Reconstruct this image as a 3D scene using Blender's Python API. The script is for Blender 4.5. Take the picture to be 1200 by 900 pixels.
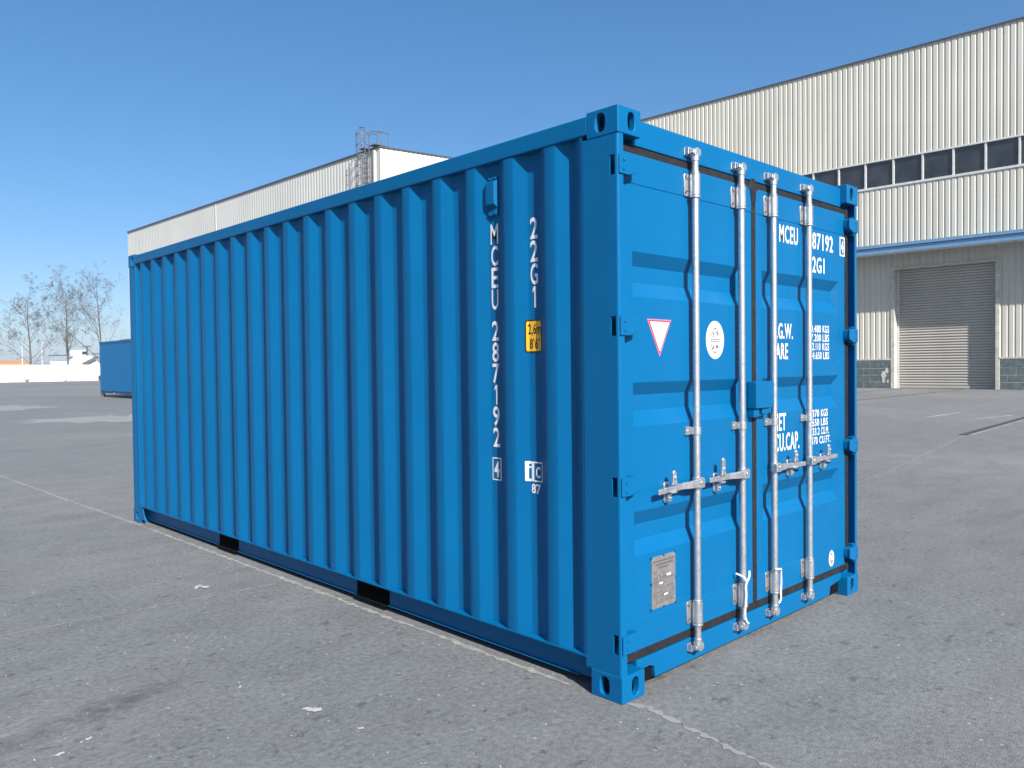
import bpy, bmesh, math, random
from mathutils import Vector, Matrix
R = math.radians
random.seed(7)
for o in list(bpy.data.objects):
    bpy.data.objects.remove(o)
scene = bpy.context.scene
C = scene.collection

# ------------------------------------------------------------------ camera
cam_d = bpy.data.cameras.new('camera'); cam = bpy.data.objects.new('camera', cam_d); C.objects.link(cam)
YAW, PITCH, ROLL = R(43.829), R(-1.287), R(-0.6387)
fwd = Vector((math.sin(YAW) * math.cos(PITCH), math.cos(YAW) * math.cos(PITCH), math.sin(PITCH)))
rt = Vector((math.cos(YAW), -math.sin(YAW), 0)); up = rt.cross(fwd)
rt2 = rt * math.cos(ROLL) + up * math.sin(ROLL); up2 = up * math.cos(ROLL) - rt * math.sin(ROLL)
M4 = Matrix((rt2, up2, -fwd)).transposed().to_4x4(); M4.translation = Vector((-2.6994, -2.1425, 1.4766))
cam.matrix_world = M4
cam_d.sensor_width = 36; cam_d.sensor_fit = 'HORIZONTAL'; cam_d.lens = 932.01 / 1200 * 36
cam_d.clip_start = 0.05; cam_d.clip_end = 6000
scene.camera = cam

# ------------------------------------------------------------------ sky and sun
TO_SUN = Vector((-0.335, -1.0, 0.74)).normalized()
ELEV = math.asin(TO_SUN.z); AZ = math.atan2(TO_SUN.x, TO_SUN.y)
w = bpy.data.worlds.new('World'); scene.world = w; w.use_nodes = True
nt = w.node_tree; nt.nodes.clear()
sky = nt.nodes.new('ShaderNodeTexSky'); sky.sky_type = 'NISHITA'; sky.sun_disc = False
sky.sun_elevation = ELEV; sky.sun_rotation = AZ % (2 * math.pi)
sky.altitude = 0; sky.air_density = 0.7; sky.dust_density = 1.0; sky.ozone_density = 3.0
bg = nt.nodes.new('ShaderNodeBackground'); bg.inputs['Strength'].default_value = 0.122
wo = nt.nodes.new('ShaderNodeOutputWorld')
gm = nt.nodes.new('ShaderNodeGamma'); gm.inputs[1].default_value = 0.72
hs = nt.nodes.new('ShaderNodeHueSaturation'); hs.inputs['Saturation'].default_value = 1.45
nt.links.new(sky.outputs[0], gm.inputs[0]); nt.links.new(gm.outputs[0], hs.inputs['Color']); nt.links.new(hs.outputs[0], bg.inputs[0]); nt.links.new(bg.outputs[0], wo.inputs[0])
sd = bpy.data.lights.new('sun', 'SUN'); sd.energy = 5.0; sd.angle = R(0.53); sd.color = (1.0, 0.965, 0.92)
so = bpy.data.objects.new('sun', sd); C.objects.link(so)
so.rotation_euler = TO_SUN.to_track_quat('Z', 'Y').to_euler()
scene.view_settings.view_transform = 'Standard'; scene.view_settings.look = 'None'
scene.view_settings.exposure = 1.05; scene.view_settings.gamma = 1.0
scene.render.resolution_x = 1024; scene.render.resolution_y = 768
scene.render.engine = 'CYCLES'

# ------------------------------------------------------------------ materials
def mat(name):
    m = bpy.data.materials.new(name); m.use_nodes = True
    n = m.node_tree.nodes; return m, m.node_tree, n['Principled BSDF']
def node(t, kind, **kw):
    n = t.nodes.new(kind)
    for k, v in kw.items():
        if k in ('operation', 'blend_type', 'data_type', 'feature', 'noise_dimensions', 'distance', 'clamp'): setattr(n, k, v)
        else: n.inputs[k].default_value = v
    return n
def ramp(t, src, stops):
    r = t.nodes.new('ShaderNodeValToRGB'); t.links.new(src, r.inputs[0])
    e = r.color_ramp.elements
    while len(e) < len(stops): e.new(0.5)
    for i, (p, c) in enumerate(stops):
        e[i].position = p; e[i].color = (c, c, c, 1) if isinstance(c, (int, float)) else (*c, 1)
    return r
def mix(t, fac, a, b, blend='MIX'):
    m = t.nodes.new('ShaderNodeMix'); m.data_type = 'RGBA'; m.blend_type = blend
    for s, v in ((m.inputs[0], fac), (m.inputs[6], a), (m.inputs[7], b)):
        if hasattr(v, 'is_linked') or hasattr(v, 'links'): t.links.new(v, s)
        elif isinstance(v, (int, float)): s.default_value = v
        else: s.default_value = (*v, 1)
    return m.outputs[2]
def coords(t, scale=(1, 1, 1)):
    tc = t.nodes.new('ShaderNodeTexCoord'); mp = t.nodes.new('ShaderNodeMapping'); mp.inputs['Scale'].default_value = scale
    t.links.new(tc.outputs['Object'], mp.inputs[0]); return mp.outputs[0]
def noise(t, co, scale, detail=4, rough=0.55, dist=0.0):
    n = node(t, 'ShaderNodeTexNoise', Scale=scale, Detail=detail, Roughness=rough, Distortion=dist); t.links.new(co, n.inputs['Vector']); return n.outputs[0]
def bump(t, p, h, strength, dist=0.01):
    b = node(t, 'ShaderNodeBump', Strength=strength, Distance=dist); t.links.new(h, b.inputs['Height']); t.links.new(b.outputs[0], p.inputs['Normal'])
def basic(name, col, rough=0.5, metal=0.0, var=0.12, scale=6.0, spec=0.5, bmp=0.0, bscale=80, stretch=(1, 1, 1)):
    m, t, p = mat(name); co = coords(t, stretch)
    f = noise(t, co, scale); col = tuple(c * 0.78 for c in col)
    dk = tuple(c * (1 - var) for c in col); lt = tuple(min(1, c * (1 + var)) for c in col)
    r = ramp(t, f, [(0.3, dk), (0.7, lt)]); t.links.new(r.outputs[0], p.inputs['Base Color'])
    p.inputs['Roughness'].default_value = rough; p.inputs['Metallic'].default_value = metal; p.inputs['Specular IOR Level'].default_value = spec
    if bmp: bump(t, p, noise(t, coords(t), bscale, 3), bmp, 0.004)
    return m

def paint_blue(name, col):
    m, t, p = mat(name); co = coords(t)
    big = ramp(t, noise(t, co, 1.3, 5), [(0.25, tuple(c * 0.93 for c in col)), (0.75, tuple(c * 1.06 for c in col))])
    dust = ramp(t, noise(t, coords(t, (1, 1, 0.35)), 9, 6, 0.65), [(0.60, 0.0), (0.78, 0.10)])
    c = mix(t, dust.outputs[0], big.outputs[0], (0.03, 0.12, 0.22))
    t.links.new(c, p.inputs['Base Color'])
    rr = ramp(t, noise(t, co, 14, 4), [(0.3, 0.33), (0.7, 0.46)]); t.links.new(rr.outputs[0], p.inputs['Roughness'])
    p.inputs['Specular IOR Level'].default_value = 0.14
    # orange peel and the gentle oil-canning of thin welded sheet
    a = noise(t, co, 160, 2); b = noise(t, co, 3.2, 2)
    ad = node(t, 'ShaderNodeMath', operation='MULTIPLY_ADD'); ad.inputs[1].default_value = 14.0
    t.links.new(b, ad.inputs[0]); t.links.new(a, ad.inputs[2]); bump(t, p, ad.outputs[0], 0.12, 0.0012)
    return m
BLUE = paint_blue('container_paint', (0.0003, 0.092, 0.228))
BLUE2 = paint_blue('far_container_paint', (0.0003, 0.094, 0.232))

m, t, p = mat('galvanised_steel'); co = coords(t)
v = node(t, 'ShaderNodeTexVoronoi', Scale=90.0); t.links.new(co, v.inputs['Vector'])
r = ramp(t, v.outputs['Color'], [(0.1, (0.46, 0.47, 0.485)), (0.9, (0.58, 0.585, 0.595))]); t.links.new(r.outputs[0], p.inputs['Base Color'])
p.inputs['Metallic'].default_value = 0.85
r2 = ramp(t, noise(t, co, 40, 4), [(0.3, 0.34), (0.7, 0.46)]); t.links.new(r2.outputs[0], p.inputs['Roughness'])
bump(t, p, noise(t, co, 120, 3), 0.10, 0.003)
ZINC = m
m, t, p = mat('door_rubber'); co = coords(t)
r = ramp(t, noise(t, coords(t, (1, 1, 1)), 22, 6, 0.7), [(0.35, (0.007, 0.007, 0.009)), (0.60, (0.015, 0.015, 0.018)), (0.78, (0.045, 0.045, 0.048))])
t.links.new(r.outputs[0], p.inputs['Base Color']); p.inputs['Roughness'].default_value = 0.75; p.inputs['Specular IOR Level'].default_value = 0.25
bump(t, p, noise(t, co, 60, 4), 0.3, 0.004)
RUBBER = m
WHITE = basic('white_vinyl', (0.80, 0.81, 0.82), 0.45, var=0.03)
BLACK = basic('black_print', (0.012, 0.012, 0.013), 0.5)
YELLOW = basic('yellow_vinyl', (0.86, 0.46, 0.012), 0.45, var=0.05)
RED = basic('red_print', (0.55, 0.03, 0.07), 0.5)
PINK = basic('pink_print', (0.72, 0.22, 0.36), 0.5)
NAVY = basic('navy_print', (0.05, 0.08, 0.30), 0.5)
TAN = basic('brown_print', (0.16, 0.11, 0.09), 0.6)
PLATE = basic('etched_aluminium', (0.25, 0.243, 0.235), 0.5, metal=0.35, var=0.15, scale=25)
ETCH = basic('plate_etching', (0.085, 0.08, 0.078), 0.6)
SHADE_BLACK = basic('underfloor_shade_black', (0.004, 0.0045, 0.0055), 0.85, spec=0.1)  # near-black: shade of underfloor, notches and pockets put into the colour
STRAP = basic('white_plastic', (0.82, 0.83, 0.84), 0.35, var=0.04)

def cladding(name, col, streak):
    m, t, p = mat(name)
    st = ramp(t, noise(t, coords(t, (1, 2.2, 0.10)), 1.6, 7, 0.65), [(0.30, 0.0), (0.75, 1.0)])
    bg_ = ramp(t, noise(t, coords(t), 0.22, 4), [(0.3, tuple(c * 0.93 for c in col)), (0.7, tuple(min(1, c * 1.04) for c in col))])
    sc = mix(t, 1.0, bg_.outputs[0], (streak, streak * 0.985, streak * 0.95), 'MULTIPLY')
    c = mix(t, st.outputs[0], bg_.outputs[0], sc); t.links.new(c, p.inputs['Base Color'])
    p.inputs['Roughness'].default_value = 0.55; p.inputs['Specular IOR Level'].default_value = 0.3
    bump(t, p, noise(t, coords(t, (1, 1, .3)), 2.5, 3), 0.15, 0.02)
    return m
CLAD = cladding('cream_cladding', (0.500, 0.482, 0.422), 0.82)
CLAD2 = cladding('white_cladding', (0.53, 0.525, 0.485), 0.94)
TRIM = basic('dark_roof_trim', (0.055, 0.06, 0.07), 0.6)
FRAME = basic('window_frame_white', (0.62, 0.62, 0.60), 0.5)
m, t, p = mat('window_glass')
r = ramp(t, noise(t, coords(t), 0.9, 5), [(0.35, (0.012, 0.015, 0.018)), (0.75, (0.036, 0.041, 0.046))]); t.links.new(r.outputs[0], p.inputs['Base Color'])
p.inputs['Roughness'].default_value = 0.12; p.inputs['Specular IOR Level'].default_value = 0.5
GLASS = m
CANOPY = basic('canopy_blue', (0.14, 0.29, 0.45), 0.5, var=0.10, scale=2)
CANOPY_D = basic('canopy_deep_blue', (0.03, 0.11, 0.25), 0.5)
CONC = basic('jamb_concrete', (0.52, 0.49, 0.43), 0.85, var=0.25, scale=3, bmp=0.4)
SHUT = basic('roller_slat', (0.44, 0.415, 0.365), 0.5, var=0.10, scale=2.5, stretch=(1, 0.3, 3))
BLOCK = basic('painted_block', (0.085, 0.118, 0.120), 0.8, var=0.35, scale=5, bmp=0.5, bscale=30)
MORTAR = basic('mortar', (0.40, 0.41, 0.40), 0.9, var=0.2, scale=8)
WALLW = basic('white_render', (0.82, 0.82, 0.81), 0.85, var=0.05, scale=1.5)
PIER = basic('grey_pier', (0.50, 0.51, 0.50), 0.85, var=0.1)
BARK = basic('poplar_bark', (0.115, 0.095, 0.085), 0.9, var=0.3, scale=4)
LEAF = basic('dry_leaf', (0.085, 0.062, 0.045), 0.8, var=0.5, scale=1.5)
STEEL = basic('ladder_steel', (0.10, 0.095, 0.10), 0.6, var=0.3, scale=3)
MACH_W = basic('machine_white', (0.72, 0.72, 0.71), 0.5)
MACH_D = basic('machine_grey', (0.09, 0.095, 0.10), 0.6)
ORANGE = basic('orange_sheet', (0.62, 0.27, 0.07), 0.6)
TYRE = basic('tyre_black', (0.03, 0.03, 0.03), 0.85)
STONE = basic('grey_stone', (0.30, 0.29, 0.28), 0.9, var=0.3, scale=5)
JOINT = basic('joint_filler', (0.275, 0.268, 0.252), 0.95, var=0.30, scale=14, bmp=0.6, bscale=90)
JOINT_D = basic('dark_slot', (0.045, 0.043, 0.040), 0.9, var=0.3)
SPLASH = basic('white_spatter', (0.45, 0.45, 0.445), 0.9, var=0.12, scale=30)
GRIT = basic('grit', (0.33, 0.33, 0.325), 0.9, var=0.7, scale=5)

# ground: worn, rolled concrete yard
m, t, p = mat('yard_concrete'); co = coords(t)
base = ramp(t, noise(t, co, 0.16, 6, 0.6, 0.6), [(0.28, (0.126, 0.134, 0.138)), (0.50, (0.146, 0.151, 0.152)), (0.74, (0.186, 0.186, 0.180))])
mid = ramp(t, noise(t, coords(t, (1, 1.7, 1)), 1.7, 7, 0.66, 0.5), [(0.30, 0.86), (0.68, 1.10)])
c = mix(t, 1.0, base.outputs[0], mid.outputs[0], 'MULTIPLY')
fine = ramp(t, noise(t, co, 34, 8, 0.75), [(0.28, 0.55), (0.72, 1.45)])
c = mix(t, 0.9, c, fine.outputs[0], 'MULTIPLY')
# pock marks: dark, in two sizes, thinned by a slow noise
for sc, th, dark, amt in ((7.0, 0.13, (0.050, 0.052, 0.054), 0.60), (19.0, 0.17, (0.050, 0.051, 0.053), 0.75), (48.0, 0.22, (0.055, 0.056, 0.058), 0.65)):
    wob = t.nodes.new('ShaderNodeVectorMath'); wob.operation = 'MULTIPLY_ADD'
    nn = node(t, 'ShaderNodeTexNoise', Scale=sc * 2.5, Detail=3.0); t.links.new(co, nn.inputs['Vector'])
    t.links.new(nn.outputs['Color'], wob.inputs[0]); wob.inputs[1].default_value = (0.10, 0.10, 0); t.links.new(co, wob.inputs[2])
    st = t.nodes.new('ShaderNodeMapping'); st.inputs['Scale'].default_value = (0.65, 1.25, 1); t.links.new(wob.outputs[0], st.inputs[0])
    v = node(t, 'ShaderNodeTexVoronoi', Scale=sc); t.links.new(st.outputs[0], v.inputs['Vector'])
    spot = ramp(t, v.outputs['Distance'], [(th * 0.55, 1.0), (th * 1.5, 0.0)])
    sp = node(t, 'ShaderNodeSeparateColor'); t.links.new(v.outputs['Color'], sp.inputs[0])
    pick = ramp(t, sp.outputs[0], [(0.46, 0.0), (0.60, 1.0)])
    a = node(t, 'ShaderNodeMath', operation='MULTIPLY'); t.links.new(spot.outputs[0], a.inputs[0]); t.links.new(pick.outputs[0], a.inputs[1])
    b = node(t, 'ShaderNodeMath', operation='MULTIPLY'); t.links.new(a.outputs[0], b.inputs[0]); b.inputs[1].default_value = amt
    c = mix(t, b.outputs[0], c, dark)
# pale exposed aggregate and paint flecks
v = node(t, 'ShaderNodeTexVoronoi', Scale=16.0); t.links.new(coords(t, (1, 0.8, 1)), v.inputs['Vector'])
spot = ramp(t, v.outputs['Distance'], [(0.05, 1.0), (0.13, 0.0)])
sp = node(t, 'ShaderNodeSeparateColor'); t.links.new(v.outputs['Color'], sp.inputs[0])
pick = ramp(t, sp.outputs[1], [(0.62, 0.0), (0.72, 1.0)])
a = node(t, 'ShaderNodeMath', operation='MULTIPLY'); t.links.new(spot.outputs[0], a.inputs[0]); t.links.new(pick.outputs[0], a.inputs[1])
c = mix(t, a.outputs[0], c, (0.32, 0.32, 0.316))
# tyre rubber dragged in long arcs, seen as smeared dark bands
sm = ramp(t, noise(t, coords(t, (0.35, 1.6, 1)), 0.9, 6, 0.62, 1.2), [(0.57, 0.0), (0.74, 0.30)])
c = mix(t, sm.outputs[0], c, (0.092, 0.095, 0.098))
# one scuffed, oily wheel mark on the near slab
tc = t.nodes.new('ShaderNodeTexCoord'); mp = t.nodes.new('ShaderNodeMapping'); mp.vector_type = 'TEXTURE'
mp.inputs['Location'].default_value = (-1.66, 1.57, 0); mp.inputs['Rotation'].default_value = (0, 0, math.atan2(0.18, 0.73)); mp.inputs['Scale'].default_value = (0.62, 0.13, 1)
t.links.new(tc.outputs['Object'], mp.inputs[0])
ln = t.nodes.new('ShaderNodeVectorMath'); ln.operation = 'LENGTH'; t.links.new(mp.outputs[0], ln.inputs[0])
e1 = ramp(t, ln.outputs['Value'], [(0.35, 1.0), (1.0, 0.0)]); e2 = ramp(t, noise(t, coords(t), 7, 7, 0.7), [(0.38, 0.0), (0.62, 0.75)])
a = node(t, 'ShaderNodeMath', operation='MULTIPLY'); t.links.new(e1.outputs[0], a.inputs[0]); t.links.new(e2.outputs[0], a.inputs[1])
c = mix(t, a.outputs[0], c, (0.060, 0.062, 0.065))
t.links.new(c, p.inputs['Base Color']); p.inputs['Roughness'].default_value = 0.82; p.inputs['Specular IOR Level'].default_value = 0.25
hh = mix(t, 0.5, noise(t, co, 34, 8, 0.75), noise(t, co, 170, 3))
bump(t, p, hh, 0.75, 0.012)
GROUND = m
m, t, p = mat('pale_screed'); co = coords(t)
r = ramp(t, noise(t, co, 1.2, 7, 0.7), [(0.3, (0.165, 0.168, 0.167)), (0.7, (0.215, 0.214, 0.209))]); t.links.new(r.outputs[0], p.inputs['Base Color']); p.inputs['Roughness'].default_value = 0.9
SCREED = m

# ------------------------------------------------------------------ mesh helpers
class MB:
    def __init__(s): s.v = []; s.f = []
    def add(s, vs, fs):
        b = len(s.v); s.v += [tuple(x) for x in vs]; s.f += [tuple(b + i for i in f) for f in fs]; return s
    def quad(s, a, b, c, d): return s.add([a, b, c, d], [(0, 1, 2, 3)])
    def box(s, x0, x1, y0, y1, z0, z1):
        return s.add([(x0, y0, z0), (x1, y0, z0), (x1, y1, z0), (x0, y1, z0), (x0, y0, z1), (x1, y0, z1), (x1, y1, z1), (x0, y1, z1)],
                     [(3, 2, 1, 0), (4, 5, 6, 7), (0, 1, 5, 4), (1, 2, 6, 5), (2, 3, 7, 6), (3, 0, 4, 7)])
    def bar(s, a, b, wx, wz, upv=(0, 0, 1)):
        a = Vector(a); b = Vector(b); d = (b - a).normalized(); u = Vector(upv)
        sx = d.cross(u)
        if sx.length < 1e-4: sx = Vector((1, 0, 0))
        sx.normalize(); sz = sx.cross(d).normalized()
        vs = [q + sx * i * wx / 2 + sz * j * wz / 2 for q in (a, b) for i, j in ((-1, -1), (1, -1), (1, 1), (-1, 1))]
        return s.add(vs, [(3, 2, 1, 0), (4, 5, 6, 7), (0, 1, 5, 4), (1, 2, 6, 5), (2, 3, 7, 6), (3, 0, 4, 7)])
    def tube(s, pts, r, n=8, caps=True):
        pts = [Vector(q) for q in pts]; rs = r if isinstance(r, (list, tuple)) else [r] * len(pts)
        b = len(s.v); ref = None
        for i, q in enumerate(pts):
            d = (pts[min(i + 1, len(pts) - 1)] - pts[max(i - 1, 0)]).normalized()
            if ref is None: ref = d.orthogonal().normalized()
            ref = (ref - d * ref.dot(d))
            ref = ref.normalized() if ref.length > 1e-6 else d.orthogonal().normalized()
            bi = d.cross(ref)
            s.v += [tuple(q + (ref * math.cos(2 * math.pi * k / n) + bi * math.sin(2 * math.pi * k / n)) * rs[i]) for k in range(n)]
        for i in range(len(pts) - 1):
            for k in range(n):
                s.f.append((b + i * n + k, b + i * n + (k + 1) % n, b + (i + 1) * n + (k + 1) % n, b + (i + 1) * n + k))
        if caps:
            s.f.append(tuple(b + k for k in reversed(range(n)))); e = b + (len(pts) - 1) * n; s.f.append(tuple(e + k for k in range(n)))
        return s
    def cyl(s, a, b, r, n=16): return s.tube([a, b], r, n)
    def prism(s, poly, fn, d0, d1):
        """poly: 2-D outline; fn(u, v, d) -> xyz; between depths d0 and d1"""
        n = len(poly); vs = [fn(u, v, d0) for u, v in poly] + [fn(u, v, d1) for u, v in poly]
        return s.add(vs, [tuple(range(n)), tuple(reversed(range(n, 2 * n)))] + [(i, n + i, n + (i + 1) % n, (i + 1) % n) for i in range(n)])
    def build(s, name, material, parent=None, sharp=32, bevel=0.0, seg=2, merge=False):
        me = bpy.data.meshes.new(name); me.from_pydata(s.v, [], s.f); 
        bm = bmesh.new(); bm.from_mesh(me)
        if merge: bmesh.ops.remove_doubles(bm, verts=bm.verts, dist=1e-5)
        bmesh.ops.recalc_face_normals(bm, faces=bm.faces); bm.to_mesh(me); bm.free()
        me.materials.append(material)
        me.shade_smooth(); me.set_sharp_from_angle(angle=R(sharp))
        o = bpy.data.objects.new(name, me); C.objects.link(o)
        if parent: o.parent = parent
        if bevel:
            b = o.modifiers.new('bevel', 'BEVEL'); b.width = bevel; b.segments = seg; b.limit_method = 'ANGLE'; b.angle_limit = R(40); b.harden_normals = True
        return o
def thing(name, label, cat, loc=(0, 0, 0), rz=0.0, group=None):
    o = bpy.data.objects.new(name, None); C.objects.link(o); o.location = loc; o.rotation_euler = (0, 0, rz); o.empty_display_size = 0.2
    o['label'] = label; o['category'] = cat
    if group: o['group'] = group
    return o
def tag(o, label, cat, group=None):
    o['label'] = label; o['category'] = cat
    if group: o['group'] = group
    return o
def dup(o, parent, **kw):
    c = o.copy(); C.objects.link(c); c.parent = parent
    for k, v in kw.items(): setattr(c, k, v)
    return c
DX = lambda u, v, d: (u, d, v)      # outline in x-z, depth along y
DY = lambda u, v, d: (d, u, v)      # outline in y-z, depth along x

_txt = {}
def glyphs(s, bold=0.018):
    if s == '1':      # a stroke with its flag
        return [(0, .70), (0, .84), (.42, 1), (1, 1), (1, 0), (.50, 0), (.50, .845)], [(0, 6, 5, 4, 3, 2, 1)]
    if (s, bold) in _txt: return _txt[(s, bold)]
    cu = bpy.data.curves.new('t', 'FONT'); cu.body = s; cu.size = 1; cu.offset = bold; cu.resolution_u = 3; cu.space_character = 1.10
    ob = bpy.data.objects.new('t', cu); C.objects.link(ob)
    dg = bpy.context.evaluated_depsgraph_get(); me = bpy.data.meshes.new_from_object(ob.evaluated_get(dg))
    vs = [(v.co.x, v.co.y) for v in me.vertices]; fs = [tuple(q.vertices) for q in me.polygons]
    bpy.data.objects.remove(ob); bpy.data.curves.remove(cu); bpy.data.meshes.remove(me)
    x0 = min(v[0] for v in vs); x1 = max(v[0] for v in vs); y0 = min(v[1] for v in vs); y1 = max(v[1] for v in vs)
    _txt[(s, bold)] = ([((a - x0) / (x1 - x0), (b - y0) / (y1 - y0)) for a, b in vs], fs); return _txt[(s, bold)]
def text(mb, s, fn, u0, u1, v0, v1, bold=0.018):
    vs, fs = glyphs(s, bold); return mb.add([fn(u0 + a * (u1 - u0), v0 + b * (v1 - v0)) for a, b in vs], fs)

# ================================================================== ground
ground = MB().quad((-900, -900, 0), (900, -900, 0), (900, 900, 0), (-900, 900, 0)).build('ground', GROUND)
ground['kind'] = 'structure'
def strip(pts, wid, jag, z=0.002, name='expansion_joint', material=None, step=0.12):
    """a jagged-edged flat strip laid along a polyline"""
    mb = MB(); L = []; Rr = []
    for (a, b) in zip(pts[:-1], pts[1:]):
        a = Vector((*a, 0)); b = Vector((*b, 0)); n = max(1, int((b - a).length / step)); d = (b - a).normalized(); s = Vector((-d.y, d.x, 0))
        for i in range(n + 1):
            q = a.lerp(b, i / n)
            L.append(q + s * (wid / 2 + random.uniform(-jag, jag))); Rr.append(q - s * (wid / 2 + random.uniform(-jag, jag)))
    for i in range(len(L) - 1):
        mb.quad((L[i].x, L[i].y, z), (Rr[i].x, Rr[i].y, z), (Rr[i + 1].x, Rr[i + 1].y, z), (L[i + 1].x, L[i + 1].y, z))
    return mb.build(name, material or JOINT, ground)
strip([(-0.175, 12.5), (-0.10, 8.0), (-0.045, 5.9)], 0.030, 0.008)
strip([(-0.045, 5.9), (-0.02, 3.0), (0.01, 0.3)], 0.030, 0.013, step=0.035)
strip([(0.03, 0.0), (0.06, -0.1), (-0.03, -0.6), (-0.10, -1.4)], 0.022, 0.016, step=0.02, material=SCREED)
strip([(-0.12, 2.91), (-1.7, 3.03), (-4.5, 3.2)], 0.012, 0.004)
strip([(2.7, 1.6), (8.4, 2.07), (14.7, 3.02)], 0.020, 0.014, step=0.06, material=SCREED)
# drain slot with its pale edging, rails let into the yard towards the roller door
strip([(14.75, 3.07), (20.8, 3.47), (40.0, 4.6)], 0.16, 0.012, 0.006, 'drain_slot', JOINT_D, 0.5)
strip([(14.9, 2.96), (20.8, 3.34), (40.0, 4.44)], 0.07, 0.015, 0.004, 'drain_edging', JOINT, 0.5)
for (a, b) in (((14.0, 10.2), (43.0, 11.4)), ((14.0, 13.3), (43.0, 14.5))):
    strip([a, b], 0.15, 0.02, 0.006, 'yard_rail_slot', JOINT_D, 0.8)
    strip([(a[0], a[1] - 0.16), (b[0], b[1] - 0.16)], 0.10, 0.03, 0.004, 'yard_rail_edging', JOINT, 0.8)
strip([(19.8, 5.42), (22.3, 5.42)], 0.07, 0.02, 0.004, 'painted_dash', SPLASH, 0.3)
strip([(19.8, 4.25), (21.8, 3.97)], 0.06, 0.02, 0.004, 'painted_dash', SPLASH, 0.3)
def blotch(x, y, rx, ry, name, material, z=0.004, ang=0, n=22, jag=0.35):
    pts = []
    for i in range(n):
        a = 2 * math.pi * i / n; k = 1 + random.uniform(-jag, jag)
        u, v = rx * k * math.cos(a), ry * k * math.sin(a); pts.append((x + u * math.cos(ang) - v * math.sin(ang), y + u * math.sin(ang) + v * math.cos(ang), z))
    return MB().add(pts + [(x, y, z)], [(i, (i + 1) % n, n) for i in range(n)]).build(name, material, ground)
blotch(4.7, 24.3, 1.8, 2.0, 'screed_patch', SCREED, ang=0.3); blotch(6.3, 22.8, 1.4, 2.6, 'screed_patch', SCREED, 0.0055); blotch(4.6, 35.8, 1.6, 2.6, 'screed_patch', SCREED)
for x, y, rx, ry, a in ((-0.53, 3.22, .045, .018, 0.9), (-0.50, 3.17, .022, .03, 0.2), (-0.98, 0.93, .035, .014, 2.2), (-0.96, 0.90, .018, .022, 1.0), (-1.87, 1.26, .022, .012, 0.2), (-1.75, 1.32, .015, .008, 0.9), (-0.93, 0.62, .016, .009, 2.4)):
    blotch(x, y, rx, ry, 'spatter', SPLASH, ang=a, n=14, jag=0.5, z=.004 + .002 * (x > -.52 or -.97 < x < -.94))
# loose grit
mb = MB()
for i in range(1300):
    d = 1.3 + 13 * random.random() ** 1.6; a = YAW + random.uniform(-0.75, 0.75)
    x = -2.7 + d * math.sin(a); y = -2.14 + d * math.cos(a)
    if -0.1 < x < 2.6 and -0.1 < y < 6.2: continue
    s = random.uniform(0.002, 0.0055) * (1.7 if random.random() < 0.06 else 1)
    q = [(x + random.uniform(-s, s), y + random.uniform(-s, s), s * random.uniform(.5, 1.3)), (x + s, y, 0), (x - s * .5, y + s, 0), (x - s * .6, y - s, 0)]
    mb.add(q, [(0, 1, 2), (0, 2, 3), (0, 3, 1)])
g = mb.build('grit', GRIT); tag(g, 'scattered fine grit lying on the grey concrete yard', 'grit'); g['kind'] = 'stuff'

# ================================================================== the blue container
W, H, L = 2.438, 2.591, 6.058
box = thing('shipping_container', 'large glossy blue steel shipping container with white code letters standing in the yard', 'container')
Y_HEAD, Y_DOOR, DEEP = 0.043, 0.045, 0.036

def casting(x0, x1, y0, y1, z0, z1, xo, yo, zo, name='corner_casting', parent=None, material=None):
    """hollow corner block; xo/yo/zo say which side is the outer one (-1 low, +1 high); each outer face has its slot"""
    mb = MB(); wall = 0.03
    def face(O, U, V, w, h, hole, d):
        O = Vector(O); U = Vector(U); V = Vector(V); d = Vector(d)
        if not hole: mb.quad(O, O + U * w, O + U * w + V * h, O + V * h); return
        cx, cy, rx, ry = hole
        N = 24; inn = []
        a0 = math.atan2(-cy, -cx)          # start towards the corner at the origin
        for k in range(N):
            a = a0 + 2 * math.pi * k / N
            c, s_ = math.cos(a), math.sin(a); r = (abs(c / rx) ** 3 + abs(s_ / ry) ** 3) ** (-1 / 3)
            inn.append(O + U * (cx + r * c) + V * (cy + r * s_))
        A, B, Cc, D = O, O + U * w, O + U * w + V * h, O + V * h
        hN = N // 2
        mb.add([A, B, Cc] + [inn[k] for k in range(hN, -1, -1)], [tuple(range(3 + hN + 1))])
        mb.add([Cc, D, A] + [inn[k % N] for k in range(N, hN - 1, -1)], [tuple(range(3 + hN + 1))])
        for i in range(N):
            j = (i + 1) % N; mb.quad(inn[i], inn[j], inn[j] + d, inn[i] + d)
    dx, dy, dz = x1 - x0, y1 - y0, z1 - z0
    for sx, X in ((-1, x0), (1, x1)):      # side faces
        cy = 0.100 if yo < 0 else dy - 0.100
        face((X, y0, z0), (0, 1, 0), (0, 0, 1), dy, dz, (cy, dz / 2, 0.026, 0.040) if sx == xo else None, (-sx * wall, 0, 0))
    for sy, Yv in ((-1, y0), (1, y1)):
        cx = 0.094 if xo < 0 else dx - 0.094
        face((x0, Yv, z0), (1, 0, 0), (0, 0, 1), dx, dz, (cx, dz / 2, 0.024, 0.040) if sy == yo else None, (0, -sy * wall, 0))
    for sz, Z in ((-1, z0), (1, z1)):
        face((x0, y0, Z), (1, 0, 0), (0, 1, 0), dx, dy, (dx / 2 - xo * 0.008, dy / 2 - yo * .01, 0.030, 0.058) if sz == zo else None, (0, 0, -sz * wall))
    return mb.build(name, material or BLUE, parent or box, sharp=45, bevel=0.005, seg=3, merge=True)
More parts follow.
